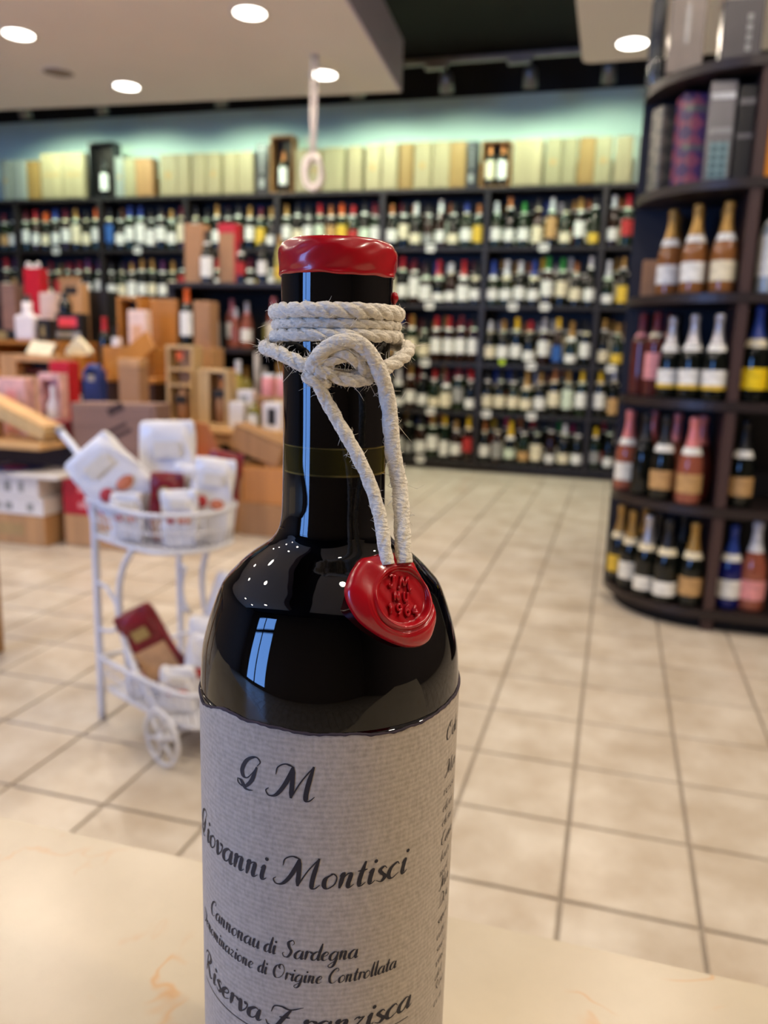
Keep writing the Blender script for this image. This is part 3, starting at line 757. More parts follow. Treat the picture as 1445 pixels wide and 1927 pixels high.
# --- items on the front table
zt = 0.4505
t = thing('wooden_box', 'tilted light pine box lying open at the left picture edge', 'box', (-2.45, 2.86, zt))
Rm = Matrix.Translation((0, 0, .102)) @ Matrix.Rotation(math.radians(21), 4, 'Y')
MB().box(-.20, .185, -.06, .06, -.032, .018, .003, M=Rm).build('box_body', W['lightpine'], t)
MB().box(-.205, .175, -.055, .055, .019, .030, .002, M=Rm).build('lid', W['lightcrate'], t)
MB().box(-.20, -.12, -.05, .05, 0, .10, .003).build('prop_block', W['crate'], t)
t, w, d, h = gift('gift_box', 'pink floral gift box on the front display table', -2.665, -2.515, 2.985, 3.05, zt, .703, W['pinkfloral']); band(t, w, d, h * .1, h * .8, LB['pink'], .35); 
t = thing('gift_box', 'pink gift box with clear window showing a cream bottle', 'gift box', (-2.448, 3.09, zt))
w, h = .056, .277
for a, b, c_, d_ in ((-w, -w + .012, 0, h), (w - .012, w, 0, h), (-w + .012, w - .012, 0, .03), (-w + .012, w - .012, h - .03, h)):
    MB().box(a, b, -.03, .03, c_, d_, .001).build('frame_side', W['pinkfloral'], t)
MB().box(-w + .012, w - .012, .02, .03, .03, h - .03).build('back_board', LB['pink'], t)
MB().lathe([(.0, 0.0), (.028, 0), (.030, .005), (.030, .10), (.012, .14), (.012, .19), (0, .195)], 14, c=(0.0, -.004, .031)).build('bottle_inside', GL['white'], t)
t, w, d, h = gift('gift_tray', 'flat burgundy tray on the front display table', -2.440, -2.285, 2.93, 3.03, zt, .53, pm('burgundy_card', (120, 24, 44), .5))
t, w, d, h = gift('gift_box', 'tall red gift box on the front display table', -2.520, -2.418, 3.16, 3.24, zt, .779, W['red'], lid=W['red']); band(t, w, d, h * .45, h * .68, LB['red'], .4)
t = thing('wooden_box', 'light pine case with a window on the front display table', 'box', (-2.80, 3.42, zt))
for a, b, c_, d_ in ((-.165, -.07, 0, .35), (.125, .165, 0, .35), (-.07, .125, 0, .245), (-.07, .125, .318, .35)):
    MB().box(a, b, -.07, .07, c_, d_, .002).build('frame_board', W['crate'], t)
MB().box(-.07, .125, .055, .07, .245, .318).build('back_board', m_hollow, t)
MB().tube([(-.06, 0, .266), (.12, 0, .266)], .02, 12).build('bottle_inside', GL['deep rose'], t)
t = thing('note_card', 'cream card lying on top of the pine window case', 'card', (-2.79, 3.42, .8012))
MB().box(-.075, .072, -.002, .002, 0, .075, M=Matrix.Rotation(math.radians(-32), 4, 'X') @ Matrix.Rotation(math.radians(7), 4, 'Y')).build('card_front', LB['cream'], t)
MB().box(-.075, .072, -.0, .055, 0, .002, M=Matrix.Rotation(0.0, 4, 'Y')).build('card_base', LB['cream'], t)
t, w, d, h = gift('gift_bag', 'tall blue gift carton with arched top behind the red box', -2.566, -2.468, 3.46, 3.52, zt, .735, W['blue'], 'gift box')
MB().lathe([(0, -d), (.03, -d), (.03, d), (0, d)], 16, M=Matrix.Translation((0, 0, h)) @ Matrix.Rotation(math.radians(90), 4, 'X')).build('arched_top', W['blue'], t)
band(t, w, d, h * .8, h * .92, LB['grey'], .4, 'oval_badge')
for i, (x, y, s) in enumerate(((-2.545, 3.38, 1.0), (-2.49, 3.37, 0.75))):
    t = thing('wine_glass', '%s clear glass figurine before the blue carton' % ['taller', 'shorter'][i], 'glassware', (x, y, zt), 0, 'small glassware')
    MB().lathe([(0, 0), (.024 * s, .002), (.006 * s, .01), (.005 * s, .07 * s), (.02 * s, .09 * s), (.027 * s, .13 * s), (.022 * s, .165 * s), (.020 * s, .165 * s), (.024 * s, .13 * s), (.0, .092 * s)], 16).build('goblet', GL['clear'], t)
# --- floor stacks below / beside the front table
t, w, d, h = gift('wooden_crate', 'pine crate on the floor under the white cases', -2.72, -2.30, 2.80, 3.06, 0.001, .132, W['crate'], 'crate')
band(t, w, d, h * .3, h * .7, m_brand, .5, 'burnt_mark')
t, w, d, h = gift('wine_case', 'lower white printed wine case in the left floor stack', -2.66, -2.302, 2.80, 3.02, .133, .208, W['whitecard'], 'case')
for a, b in ((-.9, -.75), (-.55, -.2), (0.55, .72), (-.08, .12)): MB().box(w * a, w * b, -d - .0012, -d, h * .25, h * .7).build('printed_mark', LB['grey'], t)
t, w, d, h = gift('wine_case', 'upper white printed wine case in the left floor stack', -2.65, -2.322, 2.80, 3.02, .209, .302, W['whitecard'], 'case')
for a, b in ((-.5, -.25), (0.4, .55), (-.05, .15)): MB().box(w * a, w * b, -d - .0012, -d, h * .25, h * .75).build('printed_mark', LB['grey'], t)
t = thing('box_lid', 'white tray lid with a navy and pink round print on the left cases', 'lid', (-2.42, 2.90, .3025))
MB().box(-.24, .23, -.14, .10, .0, .018, .003).build('tray', W['whitecard'], t)
MB().lathe([(.125, .019), (.15, .019)], 40, c=(-.08, -.02, 0)).build('outer_ring', LB['grey'], t)
MB().lathe([(.05, .0195), (.125, .0195)], 40, c=(-.08, -.02, 0)).build('navy_disc', W['blue'], t)
MB().lathe([(0, .020), (.05, .020)], 32, c=(-.08, -.02, 0)).build('pink_disc', CP['magenta'], t)
t, w, d, h = gift('wooden_crate', 'long pine crate on the floor under the red box', -2.255, -1.79, 2.87, 3.12, 0.001, .138, W['crate'], 'crate')
t, w, d, h = gift('red_case', 'red cardboard wine case between pine crate and brown case', -2.255, -2.06, 2.87, 3.08, .139, .301, W['red'], 'case')
for q in (0.2, .62): MB().box(-.02, .07, -d - .0012, -d, h * q, h * (q + .14)).build('pale_print', LB['pink'], t)
t, w, d, h = gift('wooden_crate', 'pine crate hidden behind the cart beside the red case', -2.04, -1.80, 2.88, 3.08, .139, .318, W['crate'], 'crate')
t = thing('wooden_case', 'large taupe wooden wine case with dark print leaning behind the cart', 'case', (-2.04, 2.99, .3195))
Rm = Matrix.Rotation(math.radians(-1.5), 4, 'Y')
MB().box(-.208, .208, -.04, .08, 0.006, .298, .004, M=Rm).build('case_body', W['taupe'], t)
MB().box(-.19, .19, -.047, -.0405, .02, .285, .003, M=Rm).build('lid_panel', W['taupe'], t)
for a, b, c_, d_ in ((.09, .17, .225, .26), (0.02, .15, .16, .175), (0.05, .16, .13, .145)): MB().box(a, b, -.0485, -.047, c_, d_, M=Rm @ Matrix.Rotation(math.radians(-24), 4, 'Y')).build('burnt_print', W['dark'], t)
t, w, d, h = gift('wooden_crate', 'upright pine crate standing behind the taupe wine case', -2.23, -2.03, 3.22, 3.42, 0.001, .52, W['crate'], 'crate')
t, w, d, h = gift('gift_box', 'plain kraft box with pale lid behind the taupe case', -2.218, -2.108, 3.25, 3.33, .5205, .80, W['kraft'], lid=W['crate'])
# --- raised stand, left group (riser top z .87)
zr = 0.8705
t = thing('ceramic_bottle', 'white square ceramic bottle with black cap on the riser', 'bottle', (-3.105, 3.74, zr))
MB().box(-.062, .062, -.04, .04, 0, .135, .012).build('body', GL['white'], t)
MB().lathe([(.036, .133), (.030, .15), (.026, .165), (.026, .205), (0, .206)], 16).build('neck', GL['white'], t)
MB().lathe([(.022, .206), (.022, .236), (.018, .24), (0, .24)], 16).build('cap', CP['black'], t)
t, w, d, h = gift('gift_box', 'small black box with a gold figure beside the white ceramic bottle', -3.012, -2.932, 3.69, 3.75, zr, .985, W['black']); band(t, w, d, h * .2, h * .7, m_gold, .3, 'gold_figure')
t, w, d, h = gift('gift_box', 'low black box with gold oval badge at the left picture edge', -3.34, -3.175, 3.68, 3.78, zr, .925, W['black'])
MB().lathe([(0, 0), (.045, 0)], 24, M=Matrix.Translation((.02, -d - .0012, h * .45)) @ Matrix.Rotation(math.radians(90), 4, 'X') @ Matrix.Scale(.5, 4, (0, 1, 0))).build('oval_badge', m_gold, t)
t, w, d, h = gift('gift_box', 'tall red gift box with white bow on the riser', -3.385, -3.275, 4.06, 4.14, zr, 1.285, W['red'])
for sx in (-1, 1): MB().tube(spline([(0, -.02, h), (sx * .03, -.02, h + .03), (sx * .045, -.02, h + .012), (0, -.02, h)], 6), .006, 6).build('bow', LB['white'], t)
t, w, d, h = gift('gift_box', 'dark brown gift box left of the tall red box', -3.555, -3.455, 4.06, 4.14, zr, 1.196, W['taupe'])
t, w, d, h = gift('gift_box', 'pale peach carton at the very left of the riser', -3.74, -3.58, 3.90, 4.0, zr, 1.13, pm('peach_card', (232, 200, 164), .6))
t, w, d, h = gift('gift_bag', 'pale pink paper bag between red box and wooden bottle box', -3.195, -3.085, 3.95, 4.02, zr, 1.14, pm('pale_pink_paper', (214, 186, 174), .7), 'bag')
t = thing('wooden_box', 'upright wooden bottle box with a slot behind the black display', 'box', (-3.085, 4.12, zr))
MB().box(-.072, .072, -.035, .035, 0, .335, .003).build('box_body', W['crate'], t); MB().box(-.072, .072, -.045, -.035, .335, .366, .002).build('lid', W['brown'], t); MB().box(-.045, .045, -.0362, -.0350, .27, .315).build('slot', m_hollow, t)
t, w, d, h = gift('display_box', 'black display box with red and grey labels on the riser', -3.025, -2.862, 3.86, 3.94, zr, 1.025, W['black']); band(t, w, d, h * .52, h * .85, pm('coral_label', (232, 70, 84), .5), .72, 'red_label'); band(t, w, d, h * .15, h * .34, LB['grey'], .98, 'grey_strip')
t = thing('dark_bottle', 'squat dark bottle standing on the black display box', 'bottle', (-2.985, 3.90, 1.0255))
MB().lathe([(0, 0), (.034, .002), (.036, .01), (.036, .055), (.022, .07), (.018, .08), (.018, .105), (0, .107)], 16).build('body', GL['dark'], t)
MB().lathe([(.021, .084), (.021, .112), (0, .114)], 16).build('cap', CP['black'], t)
t, w, d, h = gift('wooden_crate', 'low varnished orange crate on the display stand front edge', -2.82, -2.72, 3.66, 3.80, .7005, .80, W['orange'], 'crate')
t = thing('folded_card', 'folded cream paper tent standing on the low orange crate', 'card', (-2.77, 3.72, .8012))
pts = [(-.07, 0), (.068, 0), (.075, .022), (-.0, .095), (-.008, .095), (-.078, .02)]
MB().prism(pts, -.02, .02, M=Matrix.Rotation(math.radians(90), 4, 'X')).build('paper', LB['cream'], t)
t, w, d, h = gift('gift_box', 'tall black cabinet-shaped carton beside the black display box', -3.16, -2.945, 4.23, 4.36, .7005, 1.176, W['black'])
bottle('bordeaux', 'dark', 'black', 'black', (-2.80, 4.15, .7005), 'dark glossy bottle standing between black carton and orange case', 'bottles on the display stand', 0, 1.45, labsize='tall')
bottle('bordeaux', 'dark', 'red', 'black', (-2.71, 3.86, .7005), 'dark bottle with red capsule left of the orange case', 'bottles on the display stand', 0, 1.02)
# orange presentation case, its lid and box
t = thing('wooden_case', 'open varnished orange case standing upright on the display stand', 'case', (-2.545, 4.03, .7005))
open_box(t, -.165, -.02, -.05, .07, 0, .425, W['orange'], m_hollow, .02)
MB().box(-.018, .15, .03, .05, 0.008, .42, .003, M=Matrix.Rotation(math.radians(2), 4, 'Y')).build('open_lid', W['orange'], t)
t = thing('wooden_crate', 'low varnished orange crate under the pink carton', 'crate', (-2.50, 3.83, .7005))
MB().box(-.14, .17, -.10, .06, 0, .152, .003).build('crate_body', W['orange'], t)
MB().box(-.12, .15, -.103, -.10, .02, .13, .001).build('front_board', W['orange'], t)
t, w, d, h = gift('gift_box', 'pale pink carton with peach print on the low orange crate', -2.535, -2.430, 3.82, 3.88, .8530, 1.045, pm('pale_pink_card', (232, 204, 190), .5)); band(t, w, d, h * .15, h * .6, pm('peach_print', (220, 170, 130), .6), .6)
t = thing('wooden_tray', 'varnished orange tray board tilted over the display stand edge', 'tray', (-2.385, 3.66, .7005))
Rm = Matrix.Translation((-.01, -.035, .105)) @ Matrix.Rotation(math.radians(-36), 4, 'Y') @ Matrix.Rotation(math.radians(-14), 4, 'X')
MB().box(-.15, .15, -.008, .008, -.055, .055, .003, M=Rm).build('lid_board', W['orange'], t)
MB().box(-.02, .02, -.02, .02, 0, .09).build('prop_block', W['orange'], t)
t, w, d, h = gift('foam_packing', 'small white foam piece on the low orange crate', -2.60, -2.56, 3.76, 3.80, .8530, .90, W['whitecard'], 'packing')
t, w, d, h = gift('wooden_crate', 'pine crate behind the wooden bottle tower', -2.235, -2.115, 3.96, 4.10, .4705, .86, W['crate'], 'crate')
t, w, d, h = gift('gift_box', 'kraft carton standing behind the orange-capped bottle', -2.235, -2.135, 3.98, 4.08, .8605, 1.105, W['kraft'])
# --- pine table items
zq = 0.4705
t = thing('wooden_box', 'taller light pine bottle tower with orange label on the pine table', 'box', (-2.15, 3.72, zq))
open_box(t, -.078, .078, -.04, .06, 0, .398, W['lightpine'], W['crate'], .016)
for z in (.27, .19): MB().box(-.062, .062, -.035, .045, z, z + .014).build('divider', W['lightpine'], t)
MB().box(-.018, .016, -.036, -.034, .325, .365).build('orange_label', CP['orange'], t)
MB().lathe([(0, 0), (.033, .0), (.033, .13), (.014, .165), (.014, .17), (0, .17)], 14, c=(.0, 0, .017)).build('bottle_inside', W['kraft'], t)
MB().box(-.032, .034, -.037, -.034, .105, .145).build('dark_label', LB['black'], t)
bottle('bordeaux', 'dark', 'orange', 'white', (-2.135, 3.74, zq + .3985), 'dark bottle with orange capsule and white label on the pine tower', 'bottles on the display stand', 0, .93, labsize='tall')
t = thing('wooden_box', 'shorter light pine bottle box with red capsule on the pine table', 'box', (-1.945, 3.68, zq))
open_box(t, -.086, .084, -.04, .06, 0, .285, W['lightpine'], W['crate'], .016)
MB().box(-.07, -.02, -.036, -.02, .016, .269).build('front_board', W['lightpine'], t)
MB().lathe([(0, 0), (.032, .0), (.032, .14), (.013, .175), (.013, .2), (0, .2)], 14, c=(.03, .005, .017)).build('bottle_inside', W['kraft'], t)
MB().lathe([(.0138, .0), (.0138, .05), (0, .051)], 12, c=(.03, .005, .185)).build('red_capsule', CP['copper'], t)
MB().box(.0, .06, -.032, -.0295, .145, .185).build('dark_label', LB['black'], t)
t, w, d, h = gift('paper_box', 'front white carton beside the pine bottle box', -1.845, -1.765, 3.62, 3.68, zq, .60, W['whitecard'])
t, w, d, h = gift('paper_box', 'rear white carton with grey window on the pine table', -1.850, -1.765, 3.72, 3.79, zq, .655, W['whitecard']); band(t, w, d, h * .55, h * .85, LB['grey'], .4)
t = thing('oil_bottle', 'olive green oil bottle with white label on the pine table', 'bottle', (-1.715, 3.64, zq))
MB().lathe([(0, 0), (.032, .0), (.034, .006), (.034, .085), (.026, .105), (.012, .115), (.012, .13), (0, .131)], 16).build('body', GL['olive'], t)
MB().lathe([(.0345, .02), (.0345, .075)], 10, a0=-2.4, a1=-.7).build('paper_label', LB['white'], t)
t, w, d, h = gift('paper_box', 'white carton with dark window at right of the oil bottle', -1.662, -1.565, 3.62, 3.68, zq, .605, W['whitecard']); band(t, w, d, h * .2, h * .8, LB['black'], .45, 'dark_window')
t = thing('wooden_shelf', 'small pine ledge carrying two pink jars on the pine table', 'shelf', (-1.66, 3.83, zq))
MB().box(-.11, .11, -.06, .06, .138, .156, .002).build('board', W['crate'], t)
for x in (-.10, .085): MB().box(x, x + .015, -.05, .05, 0, .138).build('support', W['crate'], t)
for i, x in enumerate((-1.71, -1.63)):
    t = thing('jar', '%s pale pink jar on the small pine ledge' % ['left', 'right'][i], 'jar', (x, 3.80, zq + .1565), 0, 'pink jars')
    MB().lathe([(0, 0), (.032, 0), (.035, .005), (.035, .085), (.03, .095), (0, .095)], 16).build('body', LB['pink'], t)
    MB().lathe([(.031, .095), (.031, .112), (0, .113)], 16).build('lid', CP['white'], t)
t = thing('metal_post', 'slim grey metal post rising behind the pine table cartons', 'post', (-1.84, 3.94, zq))
MB().tube([(0, 0, 0), (0, 0, .37)], .016, 12).build('tube', m_track, t); MB().lathe([(.03, 0), (.03, .006), (0, .006)], 14).build('base', m_track, t)
bottle('hock', 'straw', 'white', 'white', (-1.93, 3.90, zq), 'pale straw bottle behind the shorter pine box', 'bottles on the pine table', 0, 1.0)
bottle('bordeaux', 'straw', 'gold', 'cream', (-1.76, 4.05, zq), 'straw-coloured bottle with gold capsule behind the white cartons', 'bottles on the pine table', 0, 1.05)
bottle('bordeaux', 'dark', 'red', 'white', (-2.02, 4.05, zq), 'dark bottle with red capsule between the two pine boxes', 'bottles on the pine table', 0, .95)
for i, x in enumerate((-2.36, -2.32)):
    pass
# crates in front of / under the pine table
t, w, d, h = gift('wooden_crate', 'tall pine crate on the floor right of the cart', -1.785, -1.650, 3.36, 3.54, 0.001, .325, W['crate'], 'crate')
t, w, d, h = gift('wooden_crate', 'lower pine crate on the floor beside the bottle neck', -1.645, -1.42, 3.34, 3.54, 0.001, .155, W['brown'], 'crate')
t, w, d, h = gift('wooden_crate', 'upper varnished orange crate stacked beside the bottle neck', -1.640, -1.43, 3.35, 3.54, .156, .325, W['orange'], 'crate')
t = thing('wooden_case', 'brown wooden wine case tilted on top of the orange crate', 'case', (-1.60, 3.45, .3255))
Rm = Matrix.Translation((0, 0, .085)) @ Matrix.Rotation(math.radians(18), 4, 'Y')
MB().box(-.12, .14, -.07, .07, -.045, .06, .003, M=Rm).build('case_body', W['brown'], t)
MB().box(-.125, .145, -.072, .072, .061, .072, .002, M=Rm).build('lid', W['brown'], t)
MB().box(.06, .13, -.06, .06, 0, .02, .002).build('prop_block', W['crate'], t)
t = thing('wooden_case', 'brown case with open tilted lid and orange strip behind the cart', 'case', (-1.80, 3.22, 0.001))
MB().box(-.07, .10, -.06, .06, 0, .335, .003).build('case_body', W['crate'], t)
MB().box(-.072, .102, -.064, .06, .336, .372, .002).build('orange_strip', CP['orange'], t)
MB().prism([(-.075, .373), (.10, .373), (.03, .52), (-.06, .53)], -.05, -.035, M=Matrix.Rotation(math.radians(90), 4, 'X')).build('tilted_lid', wood('rust_brown_lid', (170, 106, 66)), t)
# --- black rack items
zk = 1.2455
t, w, d, h = gift('gift_box', 'tall plain kraft bottle box on top of the black rack', -2.625, -2.50, 4.58, 4.68, zk, 1.60, W['kraft'])
bottle('burgundy', 'dark', 'black', 'white', (-2.452, 4.55, zk), 'bottle with large white label between two kraft boxes on the rack', 'bottles on the black rack', 0, 1.02, neck='white', labsize='tall')
t, w, d, h = gift('gift_box', 'kraft bottle box with red top and side on the black rack', -2.405, -2.29, 4.60, 4.69, zk, 1.60, W['kraft'])
MB().box(-w - .001, w + .001, -d - .001, d + .001, h * .84, h + .001, .003).build('red_top', W['red'], t); MB().box(w * .85, w + .0015, -d - .0015, d + .0015, 0, h * .84, .001).build('red_side', W['red'], t)
bottle('bordeaux', 'dark', 'black', 'red', (-2.232, 4.56, zk), 'dark bottle with red and white label right of the kraft boxes', 'bottles on the black rack', 0, .80, neck='white')
bottle('bordeaux', 'dark', 'black', 'white', (-2.10, 4.58, zk), 'white-labelled bottle at the right side of the rack top', 'bottles on the black rack', 0, .85)
bottle('hock', 'straw', 'gold', 'yellow', (-1.99, 4.58, zk), 'yellow-labelled slim bottle at the right end of the rack top', 'bottles on the black rack', 0, .85)
rc = [(-2.405, 4.56, 'clear', 'white', .75, 'bordeaux'), (-2.345, 4.66, 'rose', 'pink', 1.0, 'bordeaux'), (-2.19, 4.55, 'rose', 'silver', .92, 'burgundy'), (-2.10, 4.64, 'straw', 'black', .66, 'bordeaux'), (-2.02, 4.56, 'rose', 'pink', 1.02, 'bordeaux'), (-1.93, 4.62, 'rose', 'pink', .95, 'burgundy'), (-2.49, 4.58, 'clear', 'silver', .7, 'burgundy'), (-2.27, 4.56, 'rose', 'white', .8, 'burgundy')]
for i, (x, y, gl, cap, s, kd) in enumerate(sorted(rc)):
    bottle(kd, gl, cap, 'white' if i % 2 == 0 else None, (x, y, .8625), '%s wine bottle on the lower rack shelf, %s from left' % ({'rose': 'pink rose', 'clear': 'clear', 'straw': 'straw-coloured'}[gl], ORD[i]), 'rose bottles on the black rack', 0, s, neck='pink' if gl == 'rose' else 'white')
for i, x in enumerate((-2.50, -2.38, -2.20, -2.08, -1.94, -1.84)):
    bottle(['bordeaux', 'burgundy'][i % 2], ['dark', 'brown', 'straw'][i % 3], ['copper', 'red', 'gold', 'white'][i % 4], 'white', (x, 4.56, .4605), 'bottle on the lowest rack shelf behind the pine table, %s from left' % ORD[i], 'bottles on the lowest rack shelf', 0, .98)
# table leg at the left picture edge
lt = thing('wooden_table', 'brown wooden table leg at the left picture edge', 'table', (-2.125, 1.405, 0))
MB().box(-.56, .47, -.38, .38, .66, .70, .004).build('table_top', W['dark'], lt)
for sx in (-.55, .470):
    for sy in (-.37, .31): MB().box(sx, sx + .05, sy, sy + .05, 0, .66, .003).build('leg', W['brown'], lt)
#PART3
# ================================================================== WHITE CART
m_iron = pm('cart_white_enamel', (222, 222, 228), 0.45, var=0.03)
CL = (-1.098, 1.499, 0.0); CA = math.atan2(-0.43329, 0.90125)
cart = thing('garden_cart', 'small white wrought-iron two-tier cart with wheels and sweets bags', 'cart', CL, CA)
BW = 0.22
for b in (0.0, BW):
    MB().tube(spline([(0, b, 0.0), (0, b, .25), (0, b, .50), (-.008, b, .555), (-.05, b, .612), (-.13, b, .658)][:6 if b == 0 else 3], 8), 0.0085, 10).build('leg', m_iron, cart)
    if b == 0: MB().lathe([(0, .0), (.011, .002), (.011, .018), (0, .02)], 12, M=Matrix.Translation((-.128, b, .657)) @ Matrix.Rotation(math.radians(-62), 4, 'Y')).build('handle_tip', m_track, cart)
    MB().tube(spline([(.157, b, .437), (.115, b, .385), (.095, b, .318), (.108, b, .232), (.165, b, .150), (.29, b, .062)], 8), 0.0075, 10).build('curved_support', m_iron, cart)
    sc = [(.048 + .040 * math.cos(t), b, .275 + .058 * math.sin(t)) for t in [math.radians(a) for a in range(60, 400, 20)]]
    MB().tube([(.0, b, .335)] + sc[3:11] + [(0.0, b, .222)] if b else [(0.0, b, .333), (.045, b, .328), (.082, b, .30), (.088, b, .265), (.075, b, .235), (.03, b, .222), (0, b, .222)], .0045, 8).build('scroll', m_iron, cart)
def dshape(a0, a1, b0, b1, grow=0.0):
    return spline([(a0 - grow, b0 - grow, 0), ((a0 + a1) * .5, b0 - grow, 0), (a1 - .04, b0 + .02 - grow, 0), (a1 + grow, (b0 + b1) / 2, 0), (a1 - .04, b1 - .02 + grow, 0), ((a0 + a1) * .5, b1 + grow, 0), (a0 - grow, b1 + grow, 0)], 6)
def basket(a0, a1, z0, z1):
    lo = dshape(a0, a1, 0, BW); hi = dshape(a0, a1, 0, BW, .012)
    n = len(lo)
    bk = MB().tube([(p.x, p.y, z1) for p in hi], .0055, 8, True).build('basket_rim', m_iron, cart)
    MB().tube([(p.x, p.y, z0) for p in lo], .0055, 8, True).build('lower_rim', m_iron, bk)
    wr = MB()
    for i in range(0, n - 1):
        for f in (0.0,):
            p = lo[i] * (1 - f) + lo[i + 1] * f; q = hi[i] * (1 - f) + hi[i + 1] * f
            wr.tube([(p.x, p.y, z0), (q.x, q.y, z1)], .0018, 5)
    wr.tube([((p.x + q.x) / 2, (p.y + q.y) / 2, (z0 + z1) / 2) for p, q in zip(lo, hi)], .002, 5, True)
    o = wr.build('basket_wires', m_iron, bk); o['kind'] = 'stuff'
    MB().prism([(p.x, p.y) for p in lo], z0 - .003, z0).build('basket_floor', m_iron, bk)
basket(0.0, .275, .440, .520)
basket(.035, .375, .085, .160)
for b in (-.026, BW + .026):
    t = MB().tube([(.29 + .058 * math.cos(x), b, .0625 + .058 * math.sin(x)) for x in [2 * math.pi * k / 36 for k in range(36)]], .0048, 8, True).build('wheel', m_iron, cart)
    for k in range(6):
        x = math.pi / 3 * k + .3
        MB().tube([(.29, b, .0625), (.29 + .056 * math.cos(x), b, .0625 + .056 * math.sin(x))], .0042, 8).build('spoke', m_iron, t)
    MB().lathe([(0, -.009), (.012, -.008), (.012, .008), (0, .009)], 14, M=Matrix.Translation((.29, b, .0625)) @ Matrix.Rotation(math.radians(90), 4, 'X')).build('hub', m_iron, t)
MB().tube([(.29, -.026, .0625), (.29, BW + .026, .0625)], .005, 8).build('axle', m_iron, cart)

m_bagw = pm('bag_white_film', (242, 240, 242), 0.28, var=0.06, scale=14, bump=0.35)
m_burg = pm('burgundy_pack', (128, 26, 34), 0.4, var=0.25, scale=30)
m_tanpk = pm('tan_pack_window', (206, 160, 116), 0.4, var=0.2, scale=40)
m_bagcream = pm('bag_cream_print', (238, 230, 216), 0.5)
m_fruit = pm('red_fruit_print', (190, 60, 62), 0.5, var=0.3, scale=60)
m_peach = pm('peach_fruit_print', (206, 120, 84), 0.5, var=0.3, scale=60)
CM = Matrix.Translation(CL) @ Matrix.Rotation(CA, 4, 'Z')
trb = random.Random(5)
def bag(label, a, b, z, w, h, d, tilt=0.0, lean=0.0, yaw=0.0, kind='white'):
    """filled paper or film bag: puffed body, folded flat top, printed labels on the front"""
    t = bpy.data.objects.new('sweets_bag', None); COL.objects.link(t); t.empty_display_size = .03
    tag(t, label, 'bag', 'bags of sweets in the cart')
    t.matrix_world = CM @ Matrix.Translation((a, b, z)) @ Matrix.Rotation(math.radians(yaw), 4, 'Z') @ Matrix.Rotation(math.radians(tilt), 4, 'Y') @ Matrix.Rotation(math.radians(lean), 4, 'X')
    sec = [(0.0, .86, .86), (.03, .97, 1.0), (.35, 1.0, 1.04), (.65, 1.0, 1.0), (.88, .98, .86), (.97, .93, .62), (1.0, .84, .40)]
    vs = []; n = 30; kk = trb.uniform(0, 6)
    fine = []
    for (f0, w0, d0), (f1, w1, d1) in zip(sec, sec[1:]):
        for q in (0, .34, .67): fine.append((f0 + (f1 - f0) * q, w0 + (w1 - w0) * q, d0 + (d1 - d0) * q))
    sec = fine + [sec[-1]]
    for f, sw, sd in sec:
        for k in range(n):
            x = 2 * math.pi * k / n
            cx, cy = math.cos(x), math.sin(x)
            e = .42
            px = w / 2 * sw * math.copysign(abs(cx) ** e, cx); py = d / 2 * sd * math.copysign(abs(cy) ** e, cy)
            px += .003 * math.sin(9 * f + k * .9 + kk); py += .0035 * math.sin(15 * f + k * .8 + kk) + .0018 * math.sin(31 * f - k * 1.9 + kk)
            vs.append((px, py, f * h))
    fs = [(j * n + k, j * n + (k + 1) % n, (j + 1) * n + (k + 1) % n, (j + 1) * n + k) for j in range(len(sec) - 1) for k in range(n)]
    fs += [tuple(range(n - 1, -1, -1)), tuple((len(sec) - 1) * n + k for k in range(n))]
    mb = MB(); mb.add(vs, fs, True)
    body = mb.build('bag_body', {'white': m_bagw, 'burgundy': m_burg, 'tan': m_burg}[kind], t)
    yf = -d / 2 * 1.04 - .0052
    def patch(name, x0, x1, z0, z1, mat, tl=0.0):
        MB().box(x0, x1, -.0012, .0012, z0, z1, M=Matrix.Translation((0, yf + tl, 0))).build(name, mat, t)
    def disc(name, x, z, rx, rz, mat):
        MB().lathe([(0, .0), (.8, .0), (1, -.0015)], 18, M=Matrix.Translation((x, yf - .0012, z)) @ Matrix.Rotation(math.radians(90), 4, 'X') @ Matrix.Diagonal((rx, rz, 1, 1))).build(name, mat, t)
    if kind == 'white':
        patch('cream_label', -w * .20, w * .24, h * .70, h * .84, m_bagcream, 0.0)
        disc('red_fruit_print', -w * .20, h * .50, w * .13, h * .075, m_fruit)
        disc('peach_fruit_print', w * .16, h * .48, w * .17, h * .065, m_peach)
    elif kind == 'burgundy':
        disc('gold_print', 0, h * .70, w * .2, h * .12, m_gold)
        patch('clear_window', -w * .35, w * .35, h * .08, h * .34, m_tanpk)
    else:
        patch('tan_window', -w * .42, w * .42, h * .12, h * .52, m_tanpk)
        patch('gold_print', -w * .2, w * .2, h * .64, h * .78, m_gold, 0.0)
    return t
zb = .4445
bag('white sweets bag tipped left over the cart handle side', .108, .084, .480, .130, .215, .045, -42, 3, 46)
bag('tall white sweets bag upright in the middle of the top tier', .098, .141, zb, .125, .255, .045, -2, 4, 46)
bag('white sweets bag at the right of the top tier', .2245, .1438, zb, .09, .185, .035, 6, 2, 46)
bag('burgundy sweets pack at front of the top tier', .162, .079, zb, .07, .150, .03, 2, 0, 46, 'burgundy')
bag('burgundy sweets pack behind the right bag on the top tier', .170, .205, zb, .08, .190, .03, 8, 2, 46, 'burgundy')
bag('crumpled white sweets bag behind the small one on the top tier', .165, .146, zb, .09, .165, .03, 3, 2, 46)
bag('small white sweets bag in front on the top tier', .219, .080, zb, .075, .120, .03, -2, 0, 46)
bag('white sweets bag low at the left end of the top tier', .104, .022, zb, .07, .105, .03, 0, 0, 46)
zb2 = .0895
bag('burgundy and tan sweets pack leaning left on the lower tier', .168, .082, .125, .09, .185, .035, -28, 3, 46, 'tan')
